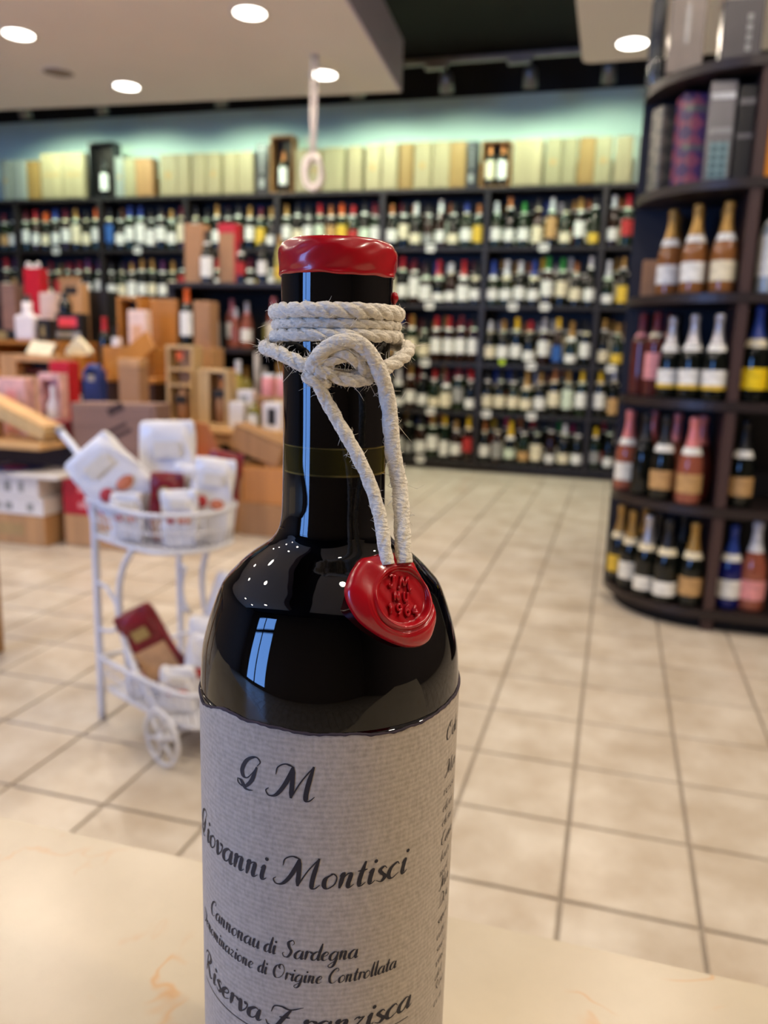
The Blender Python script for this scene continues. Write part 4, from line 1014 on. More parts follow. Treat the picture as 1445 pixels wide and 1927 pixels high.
bag('white sweets bag leaning right at the back of the lower tier', .205, .180, zb2, .115, .275, .045, 12, 3, 46)
bag('white sweets bag in the middle of the lower tier', .221, .132, zb2, .09, .185, .04, 4, 2, 46)
bag('white sweets bag at the left end of the lower tier', .130, .038, zb2, .075, .125, .03, -4, 0, 46)
bag('white sweets bag at front right of the lower tier', .265, .105, zb2, .10, .160, .035, 6, 2, 46)
bag('small white sweets bag at the front of the lower tier', .251, .040, zb2, .075, .10, .028, 2, 0, 46)

# ================================================================== COUNTER
def marble():
    mt = pm('cream_marble', (232, 216, 188), 0.28, var=0.0)
    nt = mt.node_tree; b = nt.nodes['Principled BSDF']
    tc = nt.nodes.new('ShaderNodeTexCoord')
    n0 = nt.nodes.new('ShaderNodeTexNoise'); n0.inputs['Scale'].default_value = 9; n0.inputs['Detail'].default_value = 6; n0.inputs['Roughness'].default_value = .65
    nt.links.new(tc.outputs['Object'], n0.inputs['Vector'])
    base = nt.nodes.new('ShaderNodeValToRGB')
    base.color_ramp.elements[0].position = .3; base.color_ramp.elements[0].color = lin((186, 173, 150))
    base.color_ramp.elements[1].position = .7; base.color_ramp.elements[1].color = lin((202, 189, 166))
    nt.links.new(n0.outputs['Fac'], base.inputs['Fac'])
    # thin rusty veins: zero crossings of a warped noise, broken into short pieces
    n1 = nt.nodes.new('ShaderNodeTexNoise'); n1.inputs['Scale'].default_value = 13; n1.inputs['Detail'].default_value = 3; n1.inputs['Distortion'].default_value = 1.4
    n2 = nt.nodes.new('ShaderNodeTexNoise'); n2.inputs['Scale'].default_value = 21; n2.inputs['Detail'].default_value = 2
    nt.links.new(tc.outputs['Object'], n1.inputs['Vector']); nt.links.new(tc.outputs['Object'], n2.inputs['Vector'])
    sub = nt.nodes.new('ShaderNodeMath'); sub.operation = 'SUBTRACT'; sub.inputs[1].default_value = .5
    ab = nt.nodes.new('ShaderNodeMath'); ab.operation = 'ABSOLUTE'
    ln = nt.nodes.new('ShaderNodeMapRange'); ln.inputs['From Min'].default_value = .002; ln.inputs['From Max'].default_value = .022; ln.inputs['To Min'].default_value = 1; ln.inputs['To Max'].default_value = 0
    br = nt.nodes.new('ShaderNodeMapRange'); br.inputs['From Min'].default_value = .58; br.inputs['From Max'].default_value = .68
    mu = nt.nodes.new('ShaderNodeMath'); mu.operation = 'MULTIPLY'
    m3 = nt.nodes.new('ShaderNodeMath'); m3.operation = 'MULTIPLY'; m3.inputs[1].default_value = .75
    nt.links.new(n1.outputs['Fac'], sub.inputs[0]); nt.links.new(sub.outputs[0], ab.inputs[0]); nt.links.new(ab.outputs[0], ln.inputs['Value'])
    nt.links.new(n2.outputs['Fac'], br.inputs['Value']); nt.links.new(ln.outputs[0], mu.inputs[0]); nt.links.new(br.outputs[0], mu.inputs[1]); nt.links.new(mu.outputs[0], m3.inputs[0])
    mx = nt.nodes.new('ShaderNodeMix'); mx.data_type = 'RGBA'
    nt.links.new(m3.outputs[0], mx.inputs['Factor']); nt.links.new(base.outputs['Color'], mx.inputs['A']); mx.inputs['B'].default_value = lin((196, 150, 100))
    nt.links.new(mx.outputs['Result'], b.inputs['Base Color'])
    return mt
ct = thing('shop_counter', 'cream marble-topped shop counter in the foreground under the bottle', 'counter', (0, 0.346, 0))
MB().box(-1.6, 1.3, -0.55, 0.0, 0.555, 0.59, .004).build('marble_top', marble(), ct)
MB().box(-1.55, 1.25, -0.50, -0.035, 0.06, 0.555).build('counter_body', W['dark'], ct)
MB().box(-1.52, 1.22, -0.47, -0.06, 0.0, 0.06).build('kick_plinth', m_dark, ct)

# ================================================================== HERO BOTTLE
AX = Vector((-0.0738, 0.2082, 0.59))
FACE = math.atan2(-AX.y, -AX.x)                      # azimuth that looks toward the eye
hb = thing('wine_bottle', 'large dark wine bottle with red wax cap, twine and paper label on the counter', 'wine bottle', AX)
ZB = 0.59
def cyl(az_deg, r, z):
    """point at azimuth (0 = front, + = right), radius, world height -> local"""
    t = FACE + math.radians(az_deg)
    return Vector((r * math.cos(t), r * math.sin(t), z - ZB))
def hero_glass():
    mt = bpy.data.materials.new('hero_bottle_glass'); mt.use_nodes = True
    nt = mt.node_tree; b = nt.nodes['Principled BSDF']
    b.inputs['Roughness'].default_value = .015; b.inputs['IOR'].default_value = 1.52
    tc = nt.nodes.new('ShaderNodeTexCoord'); sx = nt.nodes.new('ShaderNodeSeparateXYZ')
    nt.links.new(tc.outputs['Object'], sx.inputs[0])
    nz = nt.nodes.new('ShaderNodeTexNoise'); nz.inputs['Scale'].default_value = 90
    mp = nt.nodes.new('ShaderNodeMapping'); mp.inputs['Scale'].default_value = (1, 1, .12)
    nt.links.new(tc.outputs['Object'], mp.inputs['Vector']); nt.links.new(mp.outputs['Vector'], nz.inputs['Vector'])
    rp = nt.nodes.new('ShaderNodeValToRGB'); cr = rp.color_ramp
    cr.interpolation = 'LINEAR'
    mr = nt.nodes.new('ShaderNodeMapRange'); mr.inputs['From Min'].default_value = .2300; mr.inputs['From Max'].default_value = .2500
    nt.links.new(sx.outputs['Z'], mr.inputs['Value']); nt.links.new(mr.outputs[0], rp.inputs['Fac'])
    wine, line, olive, up = (.0012, .0010, .0012, 1), (.16, .12, .03, 1), (.030, .024, .002, 1), (.0022, .0020, .0022, 1)
    def pos(z): return (z - .23) / .02
    els = [(0.0, wine), (pos(.2375), wine), (pos(.2379), line), (pos(.2383), olive), (pos(.2448), olive), (pos(.2450), line), (pos(.2454), up), (1.0, up)]
    cr.elements[0].position = els[0][0]; cr.elements[0].color = els[0][1]
    cr.elements[1].position = els[-1][0]; cr.elements[1].color = els[-1][1]
    for p, c in els[1:-1]:
        e = cr.elements.new(p); e.color = c
    m2 = nt.nodes.new('ShaderNodeMapRange'); m2.inputs['From Min'].default_value = .35; m2.inputs['From Max'].default_value = .65; m2.inputs['To Min'].default_value = .25; m2.inputs['To Max'].default_value = 1.5
    nt.links.new(nz.outputs['Fac'], m2.inputs['Value'])
    vm = nt.nodes.new('ShaderNodeVectorMath'); vm.operation = 'SCALE'
    nt.links.new(rp.outputs['Color'], vm.inputs[0]); nt.links.new(m2.outputs[0], vm.inputs['Scale'])
    nt.links.new(vm.outputs['Vector'], b.inputs['Base Color'])
    n3 = nt.nodes.new('ShaderNodeTexNoise'); n3.inputs['Scale'].default_value = 55; nt.links.new(mp.outputs['Vector'], n3.inputs['Vector'])
    bp = nt.nodes.new('ShaderNodeBump'); bp.inputs['Strength'].default_value = .05; bp.inputs['Distance'].default_value = .001
    nt.links.new(n3.outputs['Fac'], bp.inputs['Height']); nt.links.new(bp.outputs['Normal'], b.inputs['Normal'])
    return mt
gp = [(0, .59 + .012), (.020, .596), (.032, .590), (.0362, .5925), (.0374, .598), (.0375, .62), (.0375, .755), (.0375, .7625), (.0373, .7695), (.0366, .7774), (.0348, .7850), (.0322, .7925), (.0306, .7958), (.0282, .7985), (.0262, .8006), (.0235, .8030), (.0205, .8051), (.0180, .8070), (.0166, .8087), (.0157, .8103), (.0150, .8122), (.0145, .8165), (.0143, .8270), (.0142, .8400), (.0144, .8560), (.0148, .8700), (.0149, .8860), (0, .8865)]
pts = spline([(r, 0, z) for r, z in gp[3:-1]], 5)
prof = [(r, z - ZB) for r, z in gp[:3]] + [(max(p.x, 0), p.z - ZB) for p in pts] + [(0, .8865 - ZB)]
MB().lathe(prof, 96).build('glass_body', hero_glass(), hb)

# wax cap
m_wax = pm('red_sealing_wax', (176, 14, 26), 0.24, var=0.10, scale=120, coat=0.3, bump=0.05)
wp = [(.0146, .8796), (.0150, .8791), (.0154, .8796), (.01535, .8803), (.0156, .8815), (.0158, .8835), (.0157, .8850), (.0154, .8862), (.0147, .8875), (.0136, .8882), (.0118, .8885), (.006, .8887), (0, .8887)]
vs = []; fs = []; n = 96
wpr = [(p.x, p.z) for p in spline([(r, 0, z) for r, z in wp], 3)]
for j, (r, z) in enumerate(wpr):
    for k in range(n):
        t = 2 * math.pi * k / n
        f = 1 - j / len(wpr)
        dz = f * f * (.00018 * math.sin(3 * t + 1) + .00012 * math.sin(7 * t) + .00008 * math.sin(13 * t + 2))
        rr = max(0.0, r * (1 + .008 * math.sin(5 * t + j * .4) + .005 * math.sin(11 * t - j * .7)))
        vs.append((rr * math.cos(t), rr * math.sin(t), z - ZB + dz))
for j in range(len(wpr) - 1):
    for k in range(n):
        fs.append((j * n + k, j * n + (k + 1) % n, (j + 1) * n + (k + 1) % n, (j + 1) * n + k))
MB().add(vs, fs, True).build('wax_cap', m_wax, hb)
MB().lathe([(0, -.001), (.0008, 0), (.0012, .0008), (.0008, .0022), (0, .0026)], 10, M=Matrix.Translation(cyl(86, .0153, .8735))).build('wax_drip', m_wax, hb)

# ------------------------------------------------------------------ paper label with lettering
LR = .0377
def laid_paper():
    mt = pm('laid_kraft_label_paper', (198, 184, 168), 0.75, var=0.0)
    nt = mt.node_tree; b = nt.nodes['Principled BSDF']
    tc = nt.nodes.new('ShaderNodeTexCoord')
    wv = nt.nodes.new('ShaderNodeTexWave'); wv.wave_type = 'BANDS'; wv.bands_direction = 'Z'
    wv.inputs['Scale'].default_value = 210; wv.inputs['Distortion'].default_value = 2.6; wv.inputs['Detail'].default_value = 3; wv.inputs['Detail Scale'].default_value = 2.5
    nz = nt.nodes.new('ShaderNodeTexNoise'); nz.inputs['Scale'].default_value = 900; nz.inputs['Detail'].default_value = 6
    mp = nt.nodes.new('ShaderNodeMapping'); mp.inputs['Scale'].default_value = (1, 1, .5)
    nt.links.new(tc.outputs['Object'], wv.inputs['Vector']); nt.links.new(tc.outputs['Object'], mp.inputs['Vector']); nt.links.new(mp.outputs['Vector'], nz.inputs['Vector'])
    rp = nt.nodes.new('ShaderNodeValToRGB')
    rp.color_ramp.elements[0].position = .25; rp.color_ramp.elements[0].color = lin((166, 154, 140)); rp.color_ramp.elements[1].position = .75; rp.color_ramp.elements[1].color = lin((198, 186, 172))
    ad = nt.nodes.new('ShaderNodeMath'); ad.operation = 'MULTIPLY_ADD'; ad.inputs[1].default_value = .17
    nt.links.new(wv.outputs['Fac'], ad.inputs[0]); 
    m5 = nt.nodes.new('ShaderNodeMath'); m5.operation = 'MULTIPLY'; m5.inputs[1].default_value = .83
    nt.links.new(nz.outputs['Fac'], m5.inputs[0]); nt.links.new(m5.outputs[0], ad.inputs[2])
    nt.links.new(ad.outputs[0], rp.inputs['Fac']); nt.links.new(rp.outputs['Color'], b.inputs['Base Color'])
    bp = nt.nodes.new('ShaderNodeBump'); bp.inputs['Strength'].default_value = .5; bp.inputs['Distance'].default_value = .00025
    nt.links.new(ad.outputs[0], bp.inputs['Height']); nt.links.new(bp.outputs['Normal'], b.inputs['Normal'])
    return mt
def top_edge(az):
    key = [(-150, .766), (-100, .7655), (-68.5, .7643), (-55, .7665), (-46.7, .7680), (-29, .7676), (-13.5, .7671), (7.8, .7667), (24, .7659), (38, .7659), (51, .7670), (68.5, .7671), (100, .768), (150, .766)]
    for (a, z0), (b_, z1_) in zip(key, key[1:]):
        if a <= az <= b_:
            z = z0 + (z1_ - z0) * (az - a) / (b_ - a); break
    return z + .00016 * math.sin(az * .22) + .00008 * math.sin(az * .61 + 1) + .00004 * math.sin(az * 1.9)
vs = []; fs = []; edge = []
AZ = [-150 + .75 * k for k in range(401)]
zrows = [.625, .66, .70, .74, .76]
for az in AZ:
    for z in zrows: vs.append(cyl(az, LR, z))
    vs.append(cyl(az, LR, top_edge(az)))
    edge.append(az)
q = len(zrows) + 1
for k in range(len(AZ) - 1):
    for j in range(q - 1):
        fs.append((k * q + j, (k + 1) * q + j, (k + 1) * q + j + 1, k * q + j + 1))
lab = MB().add(vs, fs, True).build('paper_label', laid_paper(), hb)
lab['label'] = 'laid grey-beige paper label with black script lettering'
m_ink = pm('black_ink', (26, 22, 34), 0.6, var=0.05)
m_burn = pm('singed_paper_edge', (52, 40, 50), 0.8, var=0.3, scale=300)
vs = []
for k, az in enumerate(AZ):
    wd = .00026 + .00010 * math.sin(az * .5) + .00007 * math.sin(az * 1.3)
    vs += [cyl(az, LR + .00015, top_edge(az) - wd), cyl(az, LR + .00025, top_edge(az) + .00015), cyl(az, LR - .0004, top_edge(az) + .00035)]
fs = []
for k in range(len(AZ) - 1):
    for j in range(2): fs.append((k * 3 + j, (k + 1) * 3 + j, (k + 1) * 3 + j + 1, k * 3 + j + 1))
MB().add(vs, fs, True).build('torn_edge', m_burn, lab)

GLY = {  # script alphabet: strokes through points, x-height 1, capitals about 2.1; (advance, strokes)
 'a': (1.0, [[(.78, .86), (.5, 1.0), (.16, .66), (.12, .2), (.34, .0), (.6, .25), (.8, .95)], [(.82, 1.0), (.74, .3), (.84, .02), (1.04, .2)]]),
 'c': (.78, [[(.70, .80), (.52, 1.0), (.18, .72), (.12, .24), (.36, .0), (.74, .24)]]),
 'd': (1.0, [[(.78, .86), (.5, 1.0), (.16, .66), (.12, .2), (.34, .0), (.6, .25), (.8, .95)], [(.92, 2.0), (.80, .95), (.74, .3), (.84, .02), (1.04, .2)]]),
 'e': (.78, [[(.14, .46), (.5, .58), (.64, .84), (.44, 1.0), (.16, .68), (.14, .2), (.38, .0), (.74, .24)]]),
 'g': (.95, [[(.78, .86), (.5, 1.0), (.16, .66), (.12, .2), (.34, .0), (.6, .25), (.8, .95)], [(.82, 1.0), (.74, .1), (.6, -.62), (.3, -.86), (.08, -.64), (.35, -.34), (.98, .16)]]),
 'i': (.52, [[(.08, .78), (.26, 1.0), (.22, .3), (.32, .02), (.54, .2)], 'dot']),
 'l': (.48, [[(.30, 2.0), (.22, .9), (.2, .3), (.3, .02), (.5, .2)]]),
 'm': (1.32, [[(.04, .82), (.2, 1.0), (.16, .0)], [(.17, .5), (.42, .95), (.58, .86), (.54, .0)], [(.56, .5), (.82, .95), (.98, .86), (.94, .25), (1.04, .0), (1.28, .2)]]),
 'n': (.95, [[(.04, .82), (.2, 1.0), (.16, .0)], [(.17, .5), (.44, .95), (.62, .86), (.58, .25), (.68, .0), (.9, .2)]]),
 'o': (.82, [[(.5, 1.0), (.16, .70), (.14, .22), (.36, .0), (.68, .3), (.72, .76), (.5, 1.0), (.36, .92)]]),
 'r': (.66, [[(.04, .82), (.2, 1.0), (.16, .0)], [(.17, .5), (.4, .94), (.64, .9), (.62, .78)]]),
 's': (.68, [[(.60, .82), (.42, 1.0), (.2, .8), (.36, .55), (.58, .28), (.38, .0), (.08, .14)]]),
 't': (.58, [[(.36, 1.65), (.24, .8), (.22, .25), (.34, .0), (.58, .2)], [(.0, 1.04), (.54, 1.08)]]),
 'u': (1.0, [[(.06, .82), (.22, 1.0), (.18, .3), (.34, .0), (.6, .26), (.74, .95)], [(.76, 1.0), (.7, .3), (.8, .02), (1.0, .2)]]),
 'v': (.82, [[(.04, .82), (.2, 1.0), (.28, .3), (.38, .0), (.7, .5), (.74, .92), (.6, .98), (.62, .82)]]),
 'z': (.76, [[(.1, .84), (.26, 1.0), (.44, .92), (.66, .98)], [(.66, .98), (.10, .03)], [(.10, .03), (.3, .12), (.46, .0), (.7, .12)]]),
 'p': (.9, [[(.04, .82), (.2, 1.0), (.12, -.8)], [(.16, .5), (.42, .98), (.7, .76), (.64, .2), (.38, .0), (.16, .2)]]),
 'C': (1.15, [[(.86, 1.55), (1.0, 1.8), (.84, 2.05), (.44, 1.8), (.12, 1.05), (.2, .28), (.56, .0), (1.02, .36)]]),
 'D': (1.5, [[(.55, 1.9), (.40, .1)], [(.1, 1.5), (.3, 1.95), (.8, 2.05), (1.3, 1.6), (1.3, .8), (.85, .12), (.3, .0), (.08, .2)]]),
 'F': (1.9, [[(.1, 1.2), (.2, 1.75), (.6, 1.85), (1.1, 1.72), (1.75, 2.05)], [(1.15, 1.75), (.85, .9), (.55, .1), (.1, .05), (-.1, .4)], [(.6, .95), (1.2, 1.02)]]),
 'G': (1.35, [[(1.0, 1.55), (1.12, 1.85), (.84, 2.08), (.4, 1.75), (.2, 1.1), (.34, .68), (.62, .72), (.98, 1.42)], [(1.0, 1.5), (.84, .6), (.5, .08), (.1, .16), (.0, .42)], [(.0, .42), (.24, .36), (.60, -.04), (1.0, .0)]]),
 'M': (2.65, [[(.42, 1.35), (.46, 1.8), (.8, 2.06), (1.22, 1.96)], [(1.22, 1.96), (1.02, .95), (.66, .16), (.26, .0), (.05, .26), (.18, .46)], [(1.22, 1.96), (1.34, 1.0), (1.42, .06)], [(1.42, .06), (1.76, 1.1), (2.24, 2.06)], [(2.24, 2.06), (2.14, .9), (2.16, .12), (2.34, -.02), (2.58, .26)]]),
 'O': (1.5, [[(.8, 2.05), (.25, 1.6), (.12, .7), (.45, .05), (1.0, .25), (1.32, 1.1), (1.1, 1.9), (.75, 2.0), (.62, 1.6), (.85, 1.35)]]),
 'R': (1.45, [[(.55, 1.9), (.38, .0)], [(.05, 1.4), (.25, 1.9), (.7, 2.08), (1.02, 1.7), (.8, 1.2), (.46, 1.05)], [(.55, 1.08), (.85, .5), (1.15, .0), (1.4, .25)]]),
 'S': (1.2, [[(.86, 1.5), (1.0, 1.8), (.78, 2.08), (.42, 1.78), (.55, 1.25), (.85, .75), (.62, .08), (.2, .04), (.02, .4), (.2, .55)]]),
 'J': (1.2, [[(.3, 1.5), (.5, 1.95), (1.1, 1.95)], [(.85, 1.95), (.75, .8), (.5, .05), (.1, .15), (.15, .45)]]),
 'N': (1.1, [[(.1, 0), (.1, 1)], [(.1, 1), (.8, 0)], [(.8, 0), (.8, 1)]]),
}
SLANT = .16
def word_strokes(text, slant=SLANT):
    x = 0; out = []
    for ch in text:
        if ch == ' ': x += .75; continue
        adv, strokes = GLY[ch]
        for st in strokes:
            if st == 'dot': out.append(('dot', (x + .36 + slant * 1.5, 1.5)))
            else: out.append(('line', [(x + px + slant * py, py) for px, py in st]))
        x += adv
    return out, x
def lettering(text, s0, s1, zb_, xh, wgt=1.0, name='lettering'):
    """flat printed script wrapped round the bottle: s in mm from the front, baseline zb_, x-height xh (mm)"""
    strokes, width = word_strokes(text)
    kx = (s1 - s0) / width
    mb = MB()
    def P(x, y): return cyl(math.degrees((s0 + x * kx) / 1000 / LR), LR + .00012, zb_ + y * xh / 1000)
    for kd, st in strokes:
        if kd == 'dot':
            c = st; r = .13 * wgt
            mb.add([P(c[0] + r * math.cos(t) * xh / kx, c[1] + r * math.sin(t)) for t in [2 * math.pi * k / 10 for k in range(10)]], [tuple(range(10))])
            continue
        sp = spline([(p[0], p[1], 0) for p in st], 9)
        L = []; Rr = []
        for i, p in enumerate(sp):
            a = sp[max(i - 1, 0)]; b_ = sp[min(i + 1, len(sp) - 1)]
            d = Vector(((b_.x - a.x) * kx, (b_.y - a.y) * xh, 0)).normalized()
            down = max(0.0, -d.y) if len(st) > 2 else abs(d.y) * (1 if d.x >= -.02 else .25)
            if len(st) == 2 and d.y > 0: down = .12
            u_ = i / (len(sp) - 1)
            hw = (.042 + .105 * down ** 1.3) * wgt * (.45 + .55 * min(1, 6 * u_, 6 * (1 - u_)))
            nx, ny = -d.y * hw, d.x * hw
            L.append(P(p.x + nx * xh / kx, p.y + ny)); Rr.append(P(p.x - nx * xh / kx, p.y - ny))
        n_ = len(sp)
        mb.add(L + Rr, [(i, n_ + i, n_ + i + 1, i + 1) for i in range(n_ - 1)])
    return mb.build(name, m_ink, lab)
lettering('G', -26.0, -18.6, .7487, 4.6, .95)
lettering('M', -17.0, -3.4, .7487, 4.6, .95)
lettering('Giovanni', -49.0, -16.6, .7240, 4.2)
lettering('Montisci', -14.8, 22.2, .7240, 4.2)
lettering('Cannonau', -39.8, -18.5, .7027, 2.55)
lettering('di', -17.3, -13.7, .7027, 2.55)
lettering('Sardegna', -11.9, 8.4, .7027, 2.55)
lettering('Denominazione', -47.5, -20.7, .6957, 2.2)
lettering('di', -19.2, -16.3, .6957, 2.2)
lettering('Origine', -14.7, -1.0, .6957, 2.2)
lettering('Controllata', 0.5, 20.0, .6957, 2.2)
lettering('Riserva', -46.5, -18.2, .6803, 3.7, 1.25)
lettering('Franzisca', -16.4, 25.8, .6803, 3.7, 1.25)
for a, b_, z in ((-46, -12, .6772), (3, 25, .6772)):
    mb = MB(); N_ = 40
    P_ = [cyl(math.degrees((a + (b_ - a) * k / N_) / 1000 / LR), LR + .00012, z) for k in range(N_ + 1)]; Q_ = [p + Vector((0, 0, .00025)) for p in P_]
    mb.add(P_ + Q_, [(k, k + 1, N_ + 2 + k, N_ + 1 + k) for k in range(N_)]); mb.build('underline', m_ink, lab)
for tx, s1_, z, xh in (('Ode', 47.6, .7560, 2.4), ('Mon', 48.0, .7450, 2.2), ('rosso', 47.5, .7395, 1.5), ('dove', 46.5, .7345, 1.5), ('dono', 46.5, .7300, 1.5), ('Cann', 47.5, .7240, 1.9), ('lati', 45, .7190, 1.5), ('nel', 44, .7140, 1.5), ('Mon', 46, .7095, 1.9), ('Don', 46, .7040, 1.9), ('sapori', 46, .6985, 1.4), ('alto', 45, .6935, 1.4), ('suoi', 45, .6890, 1.4), ('vino', 45, .6845, 1.4), ('del', 43, .6800, 1.4), ('Riso', 45, .6760, 1.4), ('con', 44, .6710, 1.4)):
    lettering(tx, 37.6, s1_, z, xh, .8, 'side_lettering')

# ------------------------------------------------------------------ twine
def twine_material():
    mt = pm('hemp_twine', (232, 224, 208), 0.9, spec=0.2, var=0.14, scale=700, bump=0.5)
    nt = mt.node_tree
    mp = [n for n in nt.nodes if n.type == 'MAPPING'][0]
    mp.inputs['Scale'].default_value = (1, 1, 2.2)
    return mt
m_twine = twine_material()
trn = random.Random(3)
def rope(P, R, pitch=.013, n=30, k=16, lobes=3, name='twine', parent=None, closed=False, depth=.24, wob=.035):
    sp = spline(P, k, closed)
    s = [0.0]
    for a, b_ in zip(sp, sp[1:]): s.append(s[-1] + (b_ - a).length)
    ph = trn.uniform(0, 6)
    rr = []
    for i in range(len(sp)):
        base = R if not isinstance(R, (tuple, list)) else R[0] + (R[1] - R[0]) * i / (len(sp) - 1)
        rr.append(base * (1 + wob * math.sin(s[i] * 900 + ph) + wob * .6 * math.sin(s[i] * 2300 + ph * 2)))
    def shape(i, t):
        x = abs(math.cos(lobes / 2 * (t - 2 * math.pi * s[i] / pitch * (1 if lobes else 0))))
        return 1 - depth * 1.25 * (1 - x) ** 2.2 + .02 * math.sin(t * 5 + s[i] * 4000)
    mb = MB(); mb.tube(sp, rr, n, closed, shape=shape)
    return mb.build(name, m_twine, parent), sp, rr
tw = bpy.data.objects.new('twine', None); COL.objects.link(tw); tw.parent = hb; tw['label'] = 'pale hemp twine wound and knotted round the neck'
ropes = []
def wrap(z, R, rad, tiltz, a0=-180, a1=180):
    P = [cyl(a, rad, z + tiltz * math.sin(math.radians(a + 40))) for a in range(a0, a1 + 1, 15)]
    o, sp, rr = rope(P, R, k=10, n=30, name='twine_wrap', parent=tw); ropes.append((sp, rr))
wrap(.8700, .0021, .0163, .0002)
wrap(.8668, .0014, .0162, .00025)
wrap(.8639, .0017, .0164, .0004)
def strand(pts, R, name, **kw):
    o, sp, rr = rope([cyl(*p) for p in pts], R, name=name, parent=tw, **kw); ropes.append((sp, rr))
strand([(-150, .0175, .8625), (-110, .0186, .8612), (-80, .0192, .8605), (-61, .0192, .8600), (-45, .0192, .8588), (-30, .0188, .8570), (-18, .0186, .8556), (-6, .0184, .8545)], .0019, 'twine_loop')
strand([(-14, .0182, .8548), (0, .0182, .8540), (14, .0181, .8538), (28, .0180, .8548), (42, .0184, .8562), (58, .0190, .8582), (76, .0195, .8605), (100, .0185, .8622), (150, .0172, .8630)], .0019, 'twine_loop')
strand([(20, .0175, .8550), (26, .0183, .8535), (14, .0192, .8530), (2, .0195, .8536), (-6, .0196, .8550)], .0017, 'twine_knot')
strand([(-12, .0196, .8545), (-6, .0203, .8572), (4, .0203, .8592), (13, .0198, .8586), (20, .0190, .8566), (24, .0184, .8545)], .0019, 'twine_knot')
# knot: a turn round the strands at the lower left
kc = cyl(-13.5, .0192, .8545)
e1 = (cyl(-13.5, .03, .8545) - kc).normalized(); e3 = Vector((0, 0, 1)); e2 = e3.cross(e1)
ax = (e3 * .75 + e2 * .66).normalized(); b1 = e1; b2 = ax.cross(b1)
kp = [kc + b1 * (.0021 * math.cos(t)) + b2 * (.0030 * math.sin(t)) + ax * (.0011 * (t - math.pi) / 2.2) for t in [math.radians(a) for a in range(-40, 431, 30)]]
o, sp, rr = rope(kp, .0017, k=6, name='twine_knot', parent=tw); ropes.append((sp, rr))
strand([(-20, .0192, .8530), (-16, .0212, .8560), (-11, .0216, .8590), (-3, .0212, .8615), (8, .0209, .8626), (18, .0209, .8615), (27, .0209, .8580), (34, .0210, .8535), (40, .0211, .8470), (42, .0225, .8350), (43, .0246, .8270), (39, .0277, .8192), (35.5, .0303, .8130), (34.5, .0318, .8080)], (.0020, .0022), 'twine_end', pitch=.020, depth=.14)
strand([(-4, .0186, .8565), (-12, .0208, .8548), (-11, .0200, .8510), (-7.8, .0192, .8484), (3.7, .0196, .8419), (14.2, .0211, .8354), (22.6, .0236, .8275), (25.9, .0266, .8197), (25.9, .0292, .8134), (26.0, .0312, .8080)], (.0017, .0018), 'twine_end', pitch=.017, depth=.16)
fb = MB()
for i in range(1300):
    sp, rr = ropes[trn.randrange(len(ropes))] if i % 3 else ropes[trn.choice([3, 7, 8])]
    k = trn.randrange(1, len(sp) - (1 if len(sp) < 120 else 20))
    T = (sp[k + 1] - sp[k - 1]).normalized()
    rv = Vector((trn.gauss(0, 1), trn.gauss(0, 1), trn.gauss(0, 1)))
    d = (rv - T * rv.dot(T)).normalized()
    ln = trn.uniform(.0006, .0022) if trn.random() < .93 else trn.uniform(.003, .007)
    p0 = sp[k] + d * rr[k] * .9
    g = (T * trn.uniform(-1, 1) + d * trn.uniform(.3, 1)).normalized()
    p1 = p0 + g * ln * .5; g2 = (g + Vector((trn.gauss(0, .4), trn.gauss(0, .4), trn.gauss(0, .4)))).normalized(); p2 = p1 + g2 * ln * .5
    fb.tube([p0, p1, p2], [.00007, .00006, .00003], 3, caps=False)
o = fb.build('loose_fibres', m_twine, tw); o['kind'] = 'stuff'

# ------------------------------------------------------------------ wax seal
OUT = [(410, 215), (330, 260), (210, 380), (130, 500), (85, 610), (95, 740), (140, 870), (200, 980), (290, 1080), (420, 1190), (550, 1280), (700, 1360), (850, 1410), (1000, 1420), (1120, 1380), (1210, 1280), (1290, 1130), (1300, 1010), (1270, 860), (1240, 690), (1170, 540), (1110, 380), (1050, 230), (990, 180), (910, 190), (690, 185), (500, 210)]
CXs, CYs, KS = 760.0, 800.0, 1 / 50.0
out2 = [((x - CXs) * KS, (CYs - y) * KS) for x, y in OUT]              # mm, x right, y up
osp = [(p.x, p.y) for p in spline([(x, y, 0) for x, y in out2], 6, True)]
scx, scy, srd = (815 - CXs) * KS, (CYs - 775) * KS, 7.25
def seal_h(x, y, f):
    """height (mm) over the back face; f = 0 centre .. 1 outline"""
    rim = max(0.0, 1 - f ** 7) ** .5
    d = math.hypot((x - scx) / 1.02, y - scy)
    a = math.atan2(y - scy, x - scx)
    h = 3.4 + .25 * math.sin(2.3 * x * .3 + 1) * math.cos(y * .4)
    low = max(0.0, min(1.0, (-(y - scy) / srd + .35)))                    # ridges pile up at the bottom and right
    up = max(0.0, math.sin(a))
    ring = math.exp(-((d - srd - .55) / .55) ** 2)
    ring2 = math.exp(-((d - srd - 2.0) / .35) ** 2) + .8 * math.exp(-((d - srd - 2.9) / .3) ** 2)
    h += ring * (.45 + .55 * low) * (1 - .6 * up) + ring2 * .32 * low - .35 * low * math.exp(-((d - srd - 1.45) / .35) ** 2)
    t = max(0.0, min(1.0, (srd - d) / .5))
    h = h * (1 - t) + (2.0 + .08 * math.sin(x * 1.7 + y) + (.8 * max(0, (y - scy) / srd - .62) * (1 + .5 * math.sin(x * 2.1 + 3 * y)))) * t
    return h * rim
NA, NR = len(osp), 44
vs = [(0, 0, seal_h(0, 0, 0) / 1000)]; fs = []
for j in range(1, NR + 1):
    f = j / NR
    f = f if j < NR else 1.0
    for x, y in osp: vs.append((x * f / 1000, y * f / 1000, seal_h(x * f, y * f, f) / 1000))
for k in range(NA): fs.append((0, 1 + k, 1 + (k + 1) % NA))
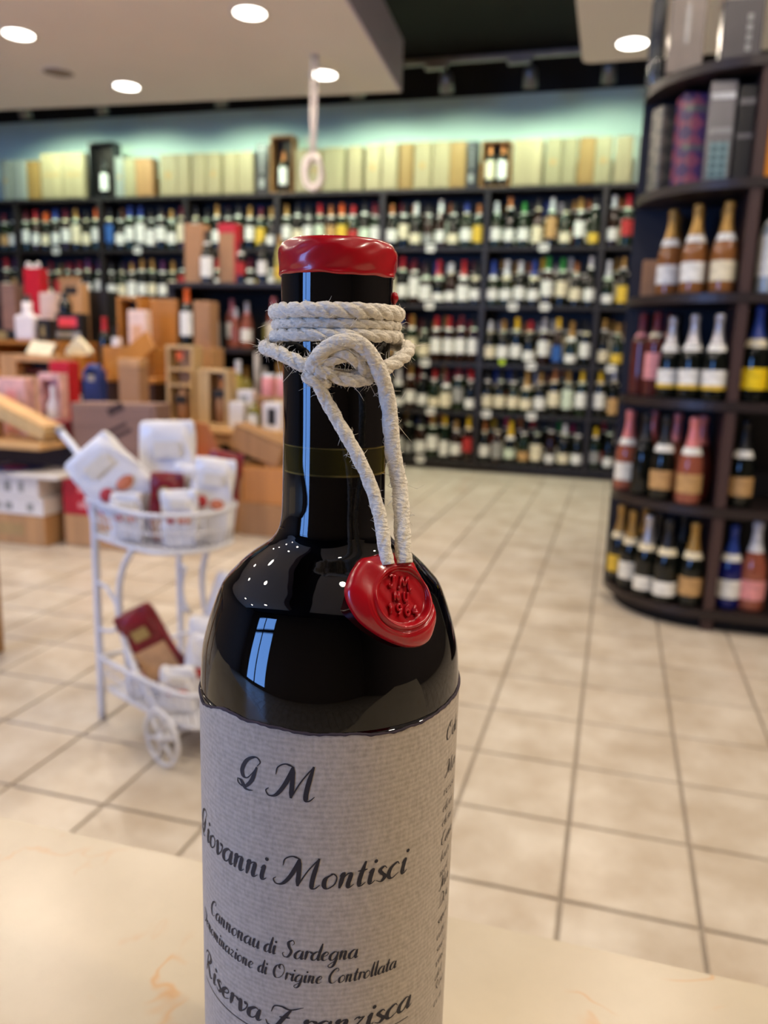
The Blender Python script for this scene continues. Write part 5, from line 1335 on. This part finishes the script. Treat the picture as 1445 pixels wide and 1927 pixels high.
for j in range(NR - 1):
    for k in range(NA):
        fs.append((1 + j * NA + k, 1 + (j + 1) * NA + k, 1 + (j + 1) * NA + (k + 1) % NA, 1 + j * NA + (k + 1) % NA))
fs.append(tuple(1 + (NR - 1) * NA + k for k in range(NA - 1, -1, -1)))
sc_ = cyl(29.0, .0329, .7990)
taz = FACE + math.radians(26.0); el = math.radians(24)
nz_ = Vector((math.cos(taz) * math.cos(el), math.sin(taz) * math.cos(el), math.sin(el)))
sx_ = Vector((-math.sin(taz), math.cos(taz), 0)); sy_ = nz_.cross(sx_)
SM = Matrix((sx_, sy_, nz_)).transposed().to_4x4(); SM.translation = sc_ - nz_ * .0006
seal = MB().add(vs, fs, True, 0, SM).build('wax_seal', m_wax, hb)
seal['label'] = 'red wax seal stamped JM NU 1964'
DG = {'1': [[(.1, .72), (.35, 1)], [(.35, 1), (.35, 0)]], '9': [[(.55, .55), (.3, .42), (.08, .68), (.3, 1), (.55, .75), (.5, .3), (.25, 0)]], '6': [[(.5, 1), (.2, .7), (.1, .3), (.32, 0), (.56, .28), (.32, .55), (.12, .36)]], '4': [[(.42, 1), (.04, .34)], [(.04, .34), (.66, .34)], [(.44, .62), (.44, 0)]],
      'N': [[(.08, 0), (.08, 1)], [(.08, 1), (.6, 0)], [(.6, 0), (.6, 1)]], 'U': [[(.08, 1), (.1, .3), (.33, 0), (.56, .3), (.58, 1)]], 'J': [[(.05, .9), (.3, 1.05), (.75, .95)], [(.5, .95), (.45, .3), (.2, .0), (-.02, .2)]], 'M': [[(-.1, .1), (.1, .02)], [(.02, .05), (.25, 1)], [(.25, 1), (.5, .25)], [(.5, .25), (.85, 1)], [(.85, 1), (.95, .0), (1.15, .05)]]}
rot = math.radians(-11)
for txt, x0, y0, hgt, adv in (('J', 650, 555, 2.7, 0), ('M', 785, 590, 3.2, 0), ('N', 685, 750, 2.3, 0), ('U', 815, 775, 2.3, 0), ('1', 562, 895, 2.7, 0), ('9', 682, 918, 2.7, 0), ('6', 797, 940, 2.7, 0), ('4', 905, 962, 2.7, 0)):
    mb = MB()
    x0 = (x0 - CXs) * KS; y0 = (CYs - y0) * KS - hgt * .5
    for st in DG[txt]:
        pp = []
        for p in (spline([(a, b_, 0) for a, b_ in st], 5) if len(st) > 2 else [Vector((a, b_, 0)) for a, b_ in st]):
            lx, ly = p.x * hgt * .95, p.y * hgt
            X, Y = x0 + lx * math.cos(rot) - ly * math.sin(rot), y0 + lx * math.sin(rot) + ly * math.cos(rot)
            pp.append((X / 1000, Y / 1000, .00245))
        mb.tube(pp, .00038, 8, M=SM)
    mb.build('raised_letter', m_wax, seal)
